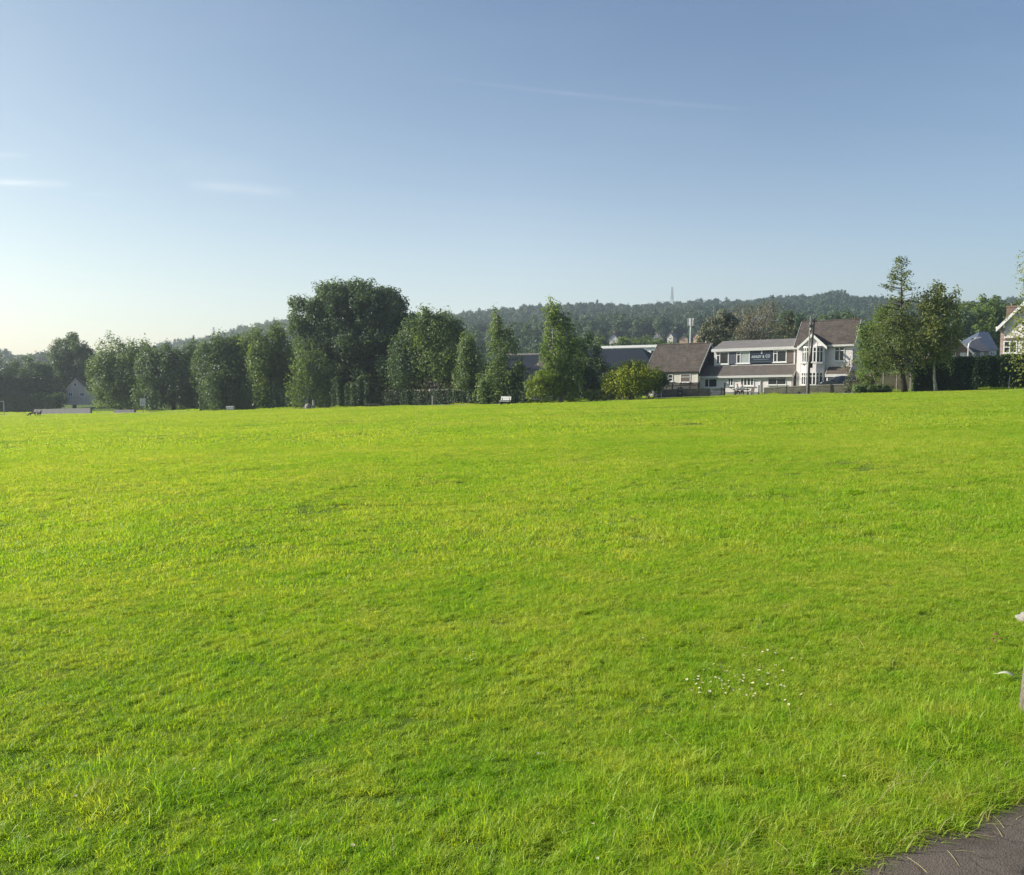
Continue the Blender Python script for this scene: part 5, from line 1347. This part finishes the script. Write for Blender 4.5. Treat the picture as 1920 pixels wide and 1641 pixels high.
a = along(1515.5, 1.9); R = tag(empty('utility_pole', a), 'dark slightly leaning timber pole beside the pale lamp pole', 'utility pole')
d_ = a[1]; H = (741 - 600) / FOC * d_; LX = 8 / FOC * d_
MB().tube([(0, 0, -.3), (.02, 0, 3.0), (LX * .55, 0, H * .62), (LX, 0, H)], [.15, .13, .11, .09], 8).build('pole', M['polewood'], R)
MB().box(LX * .25 - .2, LX * .25 + .2, -.26, -.05, (741 - 692) / FOC * d_, (741 - 683) / FOC * d_).build('switch_box', M['black'], R)
m = MB(); m.tube([(LX - .25, 0, H - .35), (LX + .25, 0, H - .35)], [.03, .03], 5); m.lathe([(.05, 0), (.06, .1), (.02, .14)], (LX - .2, 0, H - .33), 6); m.lathe([(.05, 0), (.06, .1), (.02, .14)], (LX + .2, 0, H - .33), 6); m.build('insulator', M['black'], R)
# street lamp among the cottages
pz = P(1814, 690, 104); zb = g1(pz[0], 104); R = tag(empty('street_lamp', (pz[0], 104, zb)), 'pale curved-arm street lamp rising behind the dark clipped hedge', 'street lamp')
H = (HOR - 641) / FOC * 104 + EYE - zb; AX = 13 / FOC * 104
MB().tube([(0, 0, -.2), (0, 0, H - .7), (.07, 0, H - .25), (.3, 0, H + .05), (AX, 0, H + .35)], [.09, .07, .06, .055, .05], 8).build('column', M['galv'], R)
m = MB(); m.prism([(AX - .1, -.13, H + .30), (AX + .62, -.10, H + .46), (AX + .62, -.10, H + .56), (AX - .1, -.13, H + .46)], (0, .24, 0)); m.build('lamp_head', M['galv'], R, bevel=.03)
# phone mast
pz = P(1294, 690, 158); zb = g1(pz[0], 158); R = tag(empty('phone_mast', (pz[0], 158, zb)), 'grey phone mast with a cluster of white antenna panels above the brown roof', 'mast')
hz_ = lambda py: (HOR - py) / FOC * 158 + EYE - zb
MB().tube([(0, 0, -.3), (0, 0, hz_(622)), (.06, 0, hz_(612))], [.26, .17, .14], 10).build('pole', M['galv'], R)
m = MB(); m.lathe([(.30, 0), (.30, .12)], (0.06, 0, hz_(613)), 10); m.lathe([(.30, 0), (.30, .12)], (0.06, 0, hz_(601)), 10); m.tube([(.06, 0, hz_(613)), (.06, 0, hz_(599))], [.08, .08], 6); m.build('headframe', M['galv'], R)
for k in range(5):
    an = 2 * math.pi * k / 5 + .5; cx_, cy_ = .06 + .52 * math.cos(an), .52 * math.sin(an)
    MB().box(-.15, .15, -.07, .07, hz_(611.5), hz_(598)).build('antenna_panel', M['whitepaint'], R, bevel=.02)
    o = COL.objects[-1]; o.location = (cx_, cy_, 0); o.rotation_euler = (0, 0, an + math.pi / 2)
# lattice mast on the ridge and a faint pylon beyond the left trees
def lattice(name, label, px, ytop, ybot, d, wb, wt, n=6, r=.09):
    p0 = P(px, ybot, d); H = (ybot - ytop) / FOC * d; R = tag(empty(name, p0), label, 'mast')
    m = MB()
    for a_ in range(4):
        s0 = ((-1, -1), (1, -1), (1, 1), (-1, 1))[a_]; s1 = ((-1, -1), (1, -1), (1, 1), (-1, 1))[(a_ + 1) % 4]
        m.tube([(s0[0] * wb, s0[1] * wb, -8), (s0[0] * wt, s0[1] * wt, H)], [r, r * .7], 4)
        for k in range(n):
            f0, f1 = k / n, (k + 1) / n; w0 = wb + (wt - wb) * f0; w1 = wb + (wt - wb) * f1
            m.tube([(s0[0] * w0, s0[1] * w0, H * f0), (s1[0] * w1, s1[1] * w1, H * f1)], [r * .5, r * .5], 3)
            m.tube([(s1[0] * w0, s1[1] * w0, H * f0), (s0[0] * w1, s0[1] * w1, H * f1)], [r * .5, r * .5], 3)
    m.build('lattice_frame', M['galv'], R); return R, H
R, H = lattice('radio_mast', 'thin lattice radio mast on the skyline of the wooded hill', 1260, 538, 562, 905, 1.3, .7, 6, .22)
MB().tube([(0, 0, H), (0, 0, H + 1.6)], [.12, .05], 5).build('aerial', M['galv'], R)
R, H = lattice('pylon', 'faint distant pylon above the left-hand trees', 401, 614, 634, 920, 1.6, .35, 6, .18)
m = MB()
for f_, w_ in ((.62, 3.2), (.78, 3.8), (.93, 2.6)): m.tube([(-w_, 0, H * f_), (0, 0, H * f_ + .5), (w_, 0, H * f_)], [.10, .18, .10], 4)
m.build('crossarm', M['galv'], R)

# ------------------------------------------------------------------ goal frame at the far left
a = on_ground(8, 779); R = tag(empty('goal_frame', a, .25), 'white football goal frame at the far left end of the field', 'goal')
for s_ in (0, -7.32): MB().tube([(s_, 0, -.2), (s_, 0, 2.44)], [.06, .06], 8).build('post', M['whitepaint'], R)
MB().tube([(-7.38, 0, 2.44), (.06, 0, 2.44)], [.06, .06], 8).build('crossbar', M['whitepaint'], R)

# ------------------------------------------------------------------ benches
def bench(label, px, py, w, seat_h, back, mat, turn=0.0, legmat='black'):
    a = on_ground(px, py); R = tag(empty('park_bench', a, turn), label, 'bench')
    m = MB()
    for k in range(3): m.box(-w / 2, w / 2, -.22 + k * .15, -.09 + k * .15, seat_h - .04, seat_h)
    m.build('seat', M[mat], R)
    if back:
        m = MB()
        for k in range(2): m.prism([(-w / 2, .24 + k * .03, seat_h + .08 + k * .2), (w / 2, .24 + k * .03, seat_h + .08 + k * .2), (w / 2, .265 + k * .03, seat_h + .26 + k * .2), (-w / 2, .265 + k * .03, seat_h + .26 + k * .2)], (0, .03, 0))
        m.build('backrest', M[mat], R)
    for s_ in (-w / 2 + .18, w / 2 - .18):
        m = MB(); m.box(s_ - .04, s_ + .04, -.2, .2, -.1, seat_h - .045); 
        if back: m.prism([(s_ - .03, .20, seat_h - .05), (s_ + .03, .20, seat_h - .05), (s_ + .03, .30, seat_h + .45), (s_ - .03, .30, seat_h + .45)], (0, .035, 0))
        m.build('leg', M[legmat], R)
    return R
bench('white bench with a backrest below the slender leaning birch', 946.5, 758.6, 1.22, .38, True, 'whitepaint', -.5)
bench('backless pale bench seat under the tallest tree', 697, 763.2, 1.8, .36, False, 'concrete', .15)
# white rounded container at the edge of the grass
a = on_ground(432.5, 770.0); R = tag(empty('white_bench', a, -.1), 'small white round-topped trough standing on the grass edge at the left', 'trough')
m = MB(); m.prism([(-.5, -.22, .10), (.5, -.22, .10), (.60, -.26, .45), (.52, -.26, .62), (-.52, -.26, .62), (-.60, -.26, .45)], (0, .5, 0)); m.build('body', M['whitepaint'], R, bevel=.06)
for s_ in (-.38, .30): MB().box(s_, s_ + .08, -.18, .18, -.05, .098).build('foot', M['black'], R)
R.name = 'white_trough'
# white board among the left trees
a = along(267, 2.2); R = tag(empty('white_board', a), 'small white board on a post in the shade of the left-hand trees', 'sign')
MB().tube([(0, 0.03, -.2), (0, 0.03, 1.3)], [.05, .05], 6).build('post', M['fence_dark'], R)
MB().box(-.42, .42, -.03, .0, 1.0, 2.15).build('board', M['whitepaint'], R, bevel=.02)
m = MB(); m.box(-.2, -.05, -.036, -.031, 1.45, 1.6); m.box(.05, .22, -.036, -.031, 1.3, 1.4); m.build('print', M['brownpanel'], R)
# boulder and stump under the willow
a = along(577, 1.0); R = tag(empty('boulder', a), 'rounded pale boulder at the foot of the pale green willow', 'boulder')
MB().lathe([(.36, -.1), (.44, .15), (.40, .42), (.26, .62), (.08, .7)], (0, 0, 0), 10).build('stone', M['concrete'], R, smooth=True)
a = along(588, 1.3); R = tag(empty('tree_stump', a), 'tall pale broken stump next to the rounded boulder', 'tree stump')
MB().tube([(0, 0, -.1), (.03, 0, .6), (-.02, 0, 1.15)], [.24, .19, .17], 9).build('trunk', BARK['pale'], R)

# ------------------------------------------------------------------ car on the drive
dr = along(1570, 4.6); PSIC = PSI
M['carpaint'] = plain('dark_blue_car_paint', (0.018, 0.024, 0.036), 0.25, 0.6, var=0.1)
M['tyre'] = plain('tyre_rubber', (0.02, 0.02, 0.02), 0.8, 0.2, var=0.2)
M['chrome'] = plain('alloy', (0.55, 0.56, 0.58), 0.3, 0.5, metal=0.6, var=0.05)
mb_ = MB(); 
aa, bb = along(1534, 3.75), along(1606, 4.05)
for q in (aa, bb): q[2] = 0
e_ = (bb - aa); pr = [tuple(aa), tuple(bb), tuple(bb + np.array([.6, 1.6, 0]) ), tuple(aa + np.array([1.4, 4.2, 0]))]
zt = dr[2] + .42
mb_.prism([(q[0], q[1], zt - 1.2) for q in pr], (0, 0, 1.2)); o = mb_.build('driveway', M['tarmac']); tag(o, kind='structure')
R = tag(empty('parked_car', (dr[0] + .35, dr[1] + .05, zt), -.42), 'dark blue hatchback parked behind the low wall of the white house', 'car')
prof = [(-2.05, .35), (-2.08, .62), (-1.95, .82), (-1.15, .96), (-.45, 1.40), (.10, 1.50), (1.0, 1.47), (1.75, 1.15), (2.0, .98), (2.06, .6), (2.0, .32)]
def car_body(half, prof):
    m = MB(); rings = []
    for y, sc, dz in ((-half, .90, 0), (-half * .97, .97, 0), (-half * .8, 1, 0), (half * .8, 1, 0), (half * .97, .97, 0), (half, .90, 0)):
        rings.append([(p[0] * (1 - (1 - sc) * .25), y * (1 if p[1] < 1.0 else .84), p[1] if p[1] < .5 else .5 + (p[1] - .5) * (1 - (1 - sc) * .35)) for p in prof])
    n = len(prof); vs = [q for r in rings for q in r]; fs = []
    for i in range(len(rings) - 1):
        for k in range(n): fs.append((i * n + k, i * n + (k + 1) % n, (i + 1) * n + (k + 1) % n, (i + 1) * n + k))
    fs.append(tuple(range(n))[::-1]); fs.append(tuple(range((len(rings) - 1) * n, len(rings) * n)))
    return m.add(vs, fs)
car_body(.86, prof).build('body', M['carpaint'], R, bevel=.04)
for s_ in (-1, 1):
    y = s_ * .735; g = MB(); g.prism([(-.95, y, 1.0), (-.42, y * .985, 1.34), (.28, y * .985, 1.40), (.28, y, 1.0)], (0, s_ * .012, 0)); g.build('side_window', M['glass'], R)
    g = MB(); g.prism([(.36, y, 1.0), (.36, y * .985, 1.40), (.95, y * .985, 1.36), (1.45, y, 1.05)], (0, s_ * .012, 0)); g.build('side_window', M['glass'], R)
g = MB(); g.prism([(-1.12, -.62, 1.0), (-1.12, .62, 1.0), (-.50, .56, 1.39), (-.50, -.56, 1.39)], (-.02, 0, .03)); g.build('windscreen', M['pale_glazing'], R)  # pale tone paints the sun glint into the windscreen
for x_ in (-1.3, 1.28):
    for s_ in (-1, 1):
        w_ = MB(); w_.tube([(x_, s_ * .70, .32), (x_, s_ * .88, .32)], [.32, .32], 16); wo_ = w_.build('wheel', M['tyre'], R)
        w_ = MB(); w_.tube([(x_, s_ * .86, .32), (x_, s_ * .895, .32)], [.21, .19], 12); w_.build('rim', M['chrome'], wo_)
for s_ in (-1, 1): MB().box(-2.09, -1.98, s_ * .62 - .15, s_ * .62 + .15, .62, .76).build('headlight', M['chrome'], R)
MB().box(-.98, -.82, -.99, -.86, .98, 1.1).build('wing_mirror', M['carpaint'], R)

# ------------------------------------------------------------------ people on the bench
M['skin'] = plain('skin', (0.42, 0.25, 0.18), 0.55, 0.3, var=0.08)
M['whitecloth'] = plain('white_cotton', (0.78, 0.78, 0.77), 0.85, 0.1, var=0.05, scale=8)
M['darkcloth'] = plain('dark_trousers', (0.03, 0.032, 0.04), 0.9, 0.1, var=0.2, scale=8)
M['hair_dark'] = plain('dark_hair', (0.02, 0.016, 0.013), 0.6, 0.3, var=0.3, scale=20)
M['hair_grey'] = plain('grey_hair', (0.36, 0.34, 0.32), 0.6, 0.3, var=0.2, scale=20)
def skinned(name, mat, parent, verts, edges, radii, sub=1, root_i=0):
    me = bpy.data.meshes.new(name); me.from_pydata(verts, edges, []); me.materials.append(mat)
    o = bpy.data.objects.new(name, me); COL.objects.link(o); o.parent = parent
    sk = o.modifiers.new('skin', 'SKIN')
    lay = me.skin_vertices[0] if me.skin_vertices else None
    if lay is None:
        bpy.context.view_layer.objects.active = o; bpy.ops.mesh.customdata_skin_add(); lay = me.skin_vertices[0]
    for i, r in enumerate(radii): lay.data[i].radius = (r, r); lay.data[i].use_root = (i == root_i)
    sk.use_smooth_shade = True
    sb = o.modifiers.new('sub', 'SUBSURF'); sb.levels = sub; sb.render_levels = sub
    return o
def seated(label, loc, rz, hair, sleeve=True, lean=0.05):
    R = tag(empty('person', loc, rz), label, 'person', 'people sitting on the bench')
    V = []; E = []; Rr = []
    def add(p, r, par=None):
        V.append(p); Rr.append(r); i = len(V) - 1
        if par is not None: E.append((par, i))
        return i
    pel = add((0, 0, .52), .13); ab = add((0, -.01 - lean * .3, .70), .125, pel); ch = add((0, -lean, .90), .145, ab); nk0 = add((0, -lean, 1.05), .075, ch); nk = add((0, -lean - .01, 1.12), .052, nk0)
    hd = add((0, -lean - .03, 1.20), .078, nk); hd2 = add((0, -lean - .03, 1.29), .088, hd); add((0, -lean - .02, 1.35), .06, hd2)
    nose = add((0, -lean - .125, 1.235), .016, hd)
    for s_ in (-1, 1):
        add((s_ * .085, -lean - .02, 1.25), .018, hd)          # ears
        hip = add((s_ * .10, -.02, .50), .095, pel); kn = add((s_ * .13, -.42, .48), .068, hip); an = add((s_ * .13, -.44, .10), .045, kn); add((s_ * .13, -.58, .05), .038, an)
        sh = add((s_ * .18, -lean, 1.0), .062, nk0); el = add((s_ * .24, -.06 - lean, .74), .045, sh); wr = add((s_ * .16, -.28, .60), .032, el)
        pm = add((s_ * .14, -.35, .575), .036, wr)
        for j, (dx, ln) in enumerate(((-.03, .062), (-.01, .075), (.01, .07), (.03, .055))):
            k1 = add((s_ * .14 + dx, -.39, .57), .010, pm); add((s_ * .14 + dx * 1.2, -.39 - ln * .7, .548), .008, k1)
        th_ = add((s_ * .14 - s_ * .05, -.355, .585), .011, pm); add((s_ * .14 - s_ * .07, -.39, .575), .009, th_)
    skinned('body', M['skin'], R, V, E, Rr)
    V2 = [(0, 0, .50), (0, -.01 - lean * .3, .70), (0, -lean, .90), (0, -lean, 1.04)]; E2 = [(0, 1), (1, 2), (2, 3)]; R2 = [.155, .145, .165, .10]
    for s_ in (-1, 1):
        i = len(V2); V2 += [(s_ * .18, -lean, 1.0), (s_ * .235, -.05 - lean, .78)]; E2 += [(3, i), (i, i + 1)]; R2 += [.078, .066]
    skinned('shirt', M['whitecloth'], R, V2, E2, R2)
    V3 = [(0, 0, .49)]; E3 = []; R3 = [.15]
    for s_ in (-1, 1):
        i = len(V3); V3 += [(s_ * .10, -.03, .50), (s_ * .13, -.42, .48), (s_ * .13, -.44, .14)]; E3 += [(0, i), (i, i + 1), (i + 1, i + 2)]; R3 += [.11, .082, .064]
    skinned('trousers', M['darkcloth'], R, V3, E3, R3)
    skinned('hair', M[hair], R, [(0, -lean + .02, 1.22), (0, -lean + .012, 1.30), (0, -lean - .02, 1.36)], [(0, 1), (1, 2)], [.078, .093, .075])
    return R
bc = along(1391, 2.5)
BR = tag(empty('park_bench', bc, .12), 'dark low bench carrying two seated people in white tops', 'bench')
m = MB()
for k in range(3): m.box(-1.0, 1.0, -.24 + k * .16, -.10 + k * .16, .40, .44)
m.build('seat', M['fence_dark'], BR)
for s_ in (-.8, .76): MB().box(s_, s_ + .07, -.2, .2, -.1, .398).build('leg', M['black'], BR)
for s_ in (-.8, .76): MB().box(s_, s_ + .05, .24, .29, -.1, .9).build('back_post', M['black'], BR)
m = MB(); m.box(-1, 1, .21, .238, .62, .74); m.build('backrest', M['fence_dark'], BR)
cz, sz_ = math.cos(.12), math.sin(.12)
seated('person in a white top with dark hair sitting on the low bench', (bc[0] - .62 * cz, bc[1] - .62 * sz_, bc[2] - .02), 0.15, 'hair_dark')
seated('person in a white top with grey hair sitting on the low bench', (bc[0] + .02, bc[1], bc[2] - .02), -.2, 'hair_grey', lean=.12)
# garden chair beside them
ch = along(1409, 2.6); R = tag(empty('garden_chair', ch, -.9), 'small dark garden chair beside the seated people', 'chair')
MB().box(-.22, .22, -.22, .22, .42, .46).build('seat', M['fence_dark'], R)
m = MB(); m.prism([(-.22, .20, .46), (.22, .20, .46), (.20, .30, .95), (-.20, .30, .95)], (0, .03, 0)); m.build('backrest', M['fence_dark'], R)
for x_ in (-.19, .19):
    for y_ in (-.19, .19): MB().tube([(x_, y_, -.05), (x_, y_, .42)], [.022, .022], 5).build('leg', M['black'], R)
pl = along(1408, 2.0); R = tag(empty('plant_pot', pl), 'pale squat plant pot on the grass verge near the garden chair', 'plant pot')
MB().lathe([(.16, 0), (.24, .32), (.26, .34), (.22, .36)], (0, 0, 0), 12).build('pot', M['concrete'], R)

# ------------------------------------------------------------------ two dogs far out on the left of the field
M['furdark'] = plain('dark_fur', (0.022, 0.02, 0.02), 0.9, 0.1, var=0.3, scale=15)
M['furmix'] = plain('black_and_white_fur', (0.05, 0.048, 0.05), 0.9, 0.1, var=0.3, scale=15)
def dog(label, px, py, rz, mat, head_down):
    a = on_ground(px, py); R = tag(empty('dog', a, rz), label, 'dog', 'dogs on the field')
    V = []; E = []; Rr = []
    def add(p, r, par=None):
        V.append(p); Rr.append(r); i = len(V) - 1
        if par is not None: E.append((par, i))
        return i
    pel = add((.34, 0, .56), .12); bel = add((.08, 0, .54), .115, pel); ch = add((-.24, 0, .53), .155, bel); nk = add((-.40, 0, .66 - .2 * head_down), .095, ch)
    hd = add((-.54, 0, .80 - .55 * head_down), .085, nk); add((-.72, 0, .76 - .62 * head_down), .045, hd)
    for s_ in (-1, 1): e0 = add((-.50, s_ * .06, .87 - .55 * head_down), .032, hd); add((-.47, s_ * .09, .93 - .57 * head_down), .012, e0)
    t0 = add((.46, 0, .60), .04, pel); t1 = add((.62, 0, .72), .03, t0); add((.70, 0, .86), .018, t1)
    for s_ in (-1, 1):
        k = add((.30, s_ * .09, .38), .07, pel); h = add((.42, s_ * .09, .20), .038, k); p = add((.36, s_ * .09, .04), .032, h); add((.29, s_ * .09, .03), .03, p)
        s0 = add((-.26, s_ * .09, .36), .06, ch); w = add((-.25, s_ * .09, .18), .036, s0); p = add((-.27, s_ * .09, .04), .03, w); add((-.33, s_ * .09, .03), .03, p)
    skinned('body', M[mat], R, V, E, Rr)
    return R
dog('black dog with its head lowered to the grass at the far left', 61, 781.5, .5, 'furdark', 1)
dog('dark dog standing with its head raised at the far left', 74, 780.5, 2.6, 'furmix', 0)

# ------------------------------------------------------------------ near things: stone, post, leaf, daisies
def rock(name, label, c, s, mat, seed, cat='stone'):
    rg = np.random.default_rng(seed); R = tag(empty(name, c), label, cat)
    me = bpy.data.meshes.new('stone'); import bmesh as bm_
    b = bm_.new(); bm_.ops.create_icosphere(b, subdivisions=3, radius=1)
    k = rg.normal(0, 2.2, (5, 3)); ph = rg.uniform(0, 6, 5)
    for v in b.verts:
        p = np.array(v.co); r = 1 + sum(.07 * math.sin(k[i] @ p * (1 + i * .4) + ph[i]) for i in range(5))
        v.co = Vector(tuple(p * r * np.array(s)))
    b.to_mesh(me); b.free(); me.materials.append(M[mat]); o = bpy.data.objects.new('stone', me); COL.objects.link(o); o.parent = R
    me.polygons.foreach_set('use_smooth', np.ones(len(me.polygons), bool)); return R
q = on_ground(1926, 1166); rock('stone', 'pale grey stone lying in the grass at the right edge', (q[0], q[1], q[2] + .025), (.065, .05, .038), 'concrete', 4)
q = on_ground(1951, 1352); R = tag(empty('stone_post', q), 'weathered grey stone post at the right edge of the grass', 'post')
M['oldstone'] = plain('old_stone', (0.17, 0.155, 0.125), 0.95, 0.15, var=0.4, scale=14, bump=0.9, bscale=60)
m = MB(); m.prism([(-.075, -.07, -.1), (.09, -.07, -.1), (.14, -.05, .30), (-.035, -.05, .30)], (0, .14, 0)); m.build('shaft', M['oldstone'], R, bevel=.012)
m = MB(); m.prism([(-.035, -.05, .301), (.14, -.05, .301), (.115, -.03, .335), (-.015, -.03, .335)], (0, .10, 0)); m.build('cap', M['oldstone'], R, bevel=.01)
# fallen leaf
M['dryleaf'] = plain('pale_fallen_leaf', (0.48, 0.50, 0.36), 0.6, 0.3, var=0.2, scale=30)
M['deadleaf'] = plain('brown_dead_leaf', (0.20, 0.12, 0.045), 0.7, 0.2, var=0.4, scale=40)
def leaf(label, c, L, W, rz, mat, lift=.05, roll=.5, group=None):
    R = tag(empty('fallen_leaf', (c[0], c[1], c[2] + lift), rz), label, 'leaf', group)
    vs = []; fs = []; n = 8
    for k in range(n + 1):
        f_ = k / n; w = W * math.sin(math.pi * min(1, f_ * .92 + .04)) ** .8; x = L * (f_ - .5); z = .12 * L * math.sin(f_ * 3)
        vs += [(x, -w / 2, z + roll * w * .35), (x, 0, z), (x, w / 2, z + roll * w * .45)]
    for k in range(n):
        for j in (0, 1): fs.append((k * 3 + j, k * 3 + j + 1, (k + 1) * 3 + j + 1, (k + 1) * 3 + j))
    m = MB(); m.add(vs, fs); o = m.build('blade', M[mat], R, smooth=True)
    sd_ = o.modifiers.new('thick', 'SOLIDIFY'); sd_.thickness = .0012
    m = MB(); m.tube([(-L * .5, 0, 0), (-L * .75, .004, -.004)], [.0016, .0010], 5); m.build('stem', M[mat], R)
    return R
q = on_ground(1886, 1282); leaf('pale fallen leaf lying on the grass near the stone post', q, .075, .032, -.6, 'dryleaf', .045)
for j, (px_, py_, L) in enumerate(((1868, 1204, .045), (1860, 1212, .035), (1874, 1213, .04), (1866, 1217, .03))):
    q = on_ground(px_, py_); leaf('brown dead leaf in the small clump at the right of the grass', q, L, L * .55, j * 1.3, 'deadleaf', .042, group='brown dead leaves at the right of the grass')

# daisies and white clover heads: a flower head with petals on a stem
M['petal'] = plain('white_petals', (0.54, 0.54, 0.40), 0.6, 0.2, var=0.08, scale=60)
M['pollen'] = plain('yellow_flower_centre', (0.60, 0.42, 0.03), 0.7, 0.2, var=0.1, scale=60)
M['stemgreen'] = plain('flower_stem', (0.06, 0.12, 0.02), 0.6, 0.2, var=0.15, scale=40)
def flower(h, r):
    R = empty('daisy', (0, 0, 0))
    MB().tube([(0, 0, -.005), (.004, 0, h * .5), (.001, 0, h)], [.0012, .0010, .0010], 4).build('stem', M['stemgreen'], R)
    m = MB(); n = 11
    for k in range(n):
        a_ = 2 * math.pi * k / n; ca, sa = math.cos(a_), math.sin(a_); w = r * .26
        m.add([(ca * r * .2, sa * r * .2, h), (ca * r * .75 - sa * w, sa * r * .75 + ca * w, h + r * .26), (ca * r, sa * r, h + r * .22), (ca * r * .75 + sa * w, sa * r * .75 - ca * w, h + r * .26)], [(0, 1, 2, 3)])
    m.build('petal_ring', M['petal'], R)
    MB().lathe([(r * .32, 0), (r * .34, r * .16), (r * .2, r * .3), (r * .03, r * .34)], (0, 0, h - .0005), 8).build('flower_centre', M['pollen'], R)
    return R
FL = 'daisies scattered in the lawn'
spots = []
rgd = random.Random(3)
for (cx_, cy_, sx_, sy_, n) in ((1358, 1290, 30, 16, 22), (1432, 1280, 34, 18, 22), (1395, 1300, 60, 16, 14), (1370, 1275, 60, 24, 12), (1440, 1228, 30, 5, 7), (1310, 1184, 12, 6, 5), (880, 1244, 16, 6, 6), (1495, 1318, 20, 12, 4), (1340, 1185, 60, 20, 4)):
    for k in range(n): spots.append((rgd.gauss(cx_, sx_), rgd.gauss(cy_, sy_)))
for k in range(12):
    y_ = 1180 + 440 * rgd.random() ** 1.4; spots.append((rgd.uniform(60, 1880), y_))
for (x_, y_) in ((1063, 1383), (1290, 1283), (1302, 1288), (1310, 1292), (1595, 1440), (520, 1558), (60, 1585), (145, 1570), (95, 1453), (370, 1455), (290, 1435), (1505, 1383), (1870, 1190), (1898, 1205), (1910, 1198), (1560, 1335), (1040, 1500), (660, 1600), (1120, 1622), (725, 1190), (500, 1295)): spots.append((x_, y_))
protos = [flower(.031, .0064), flower(.035, .0075)]
for i, (x_, y_) in enumerate(spots):
    q = on_ground(x_, y_)
    if path_side(np.array(q[0]), np.array(q[1])) > -.05: continue
    src = protos[i % 2]
    if i < 2: r = src
    else:
        r = src.copy(); COL.objects.link(r)
        for c_ in src.children:
            k_ = c_.copy(); COL.objects.link(k_); k_.parent = r
    s_ = rgd.uniform(.8, 1.25); r.location = q; r.scale = (s_, s_, rgd.uniform(.85, 1.15)); r.rotation_euler = (rgd.gauss(0, .25), rgd.gauss(-.15, .25), rgd.uniform(0, 6.28))
    tag(r, 'small white daisy head standing in the mown grass', 'daisy', FL)

scene.cycles.use_denoising = True
scene.cycles.max_bounces = 8; scene.cycles.transparent_max_bounces = 8; scene.cycles.volume_bounces = 0
scene.cycles.sample_clamp_indirect = 6.0
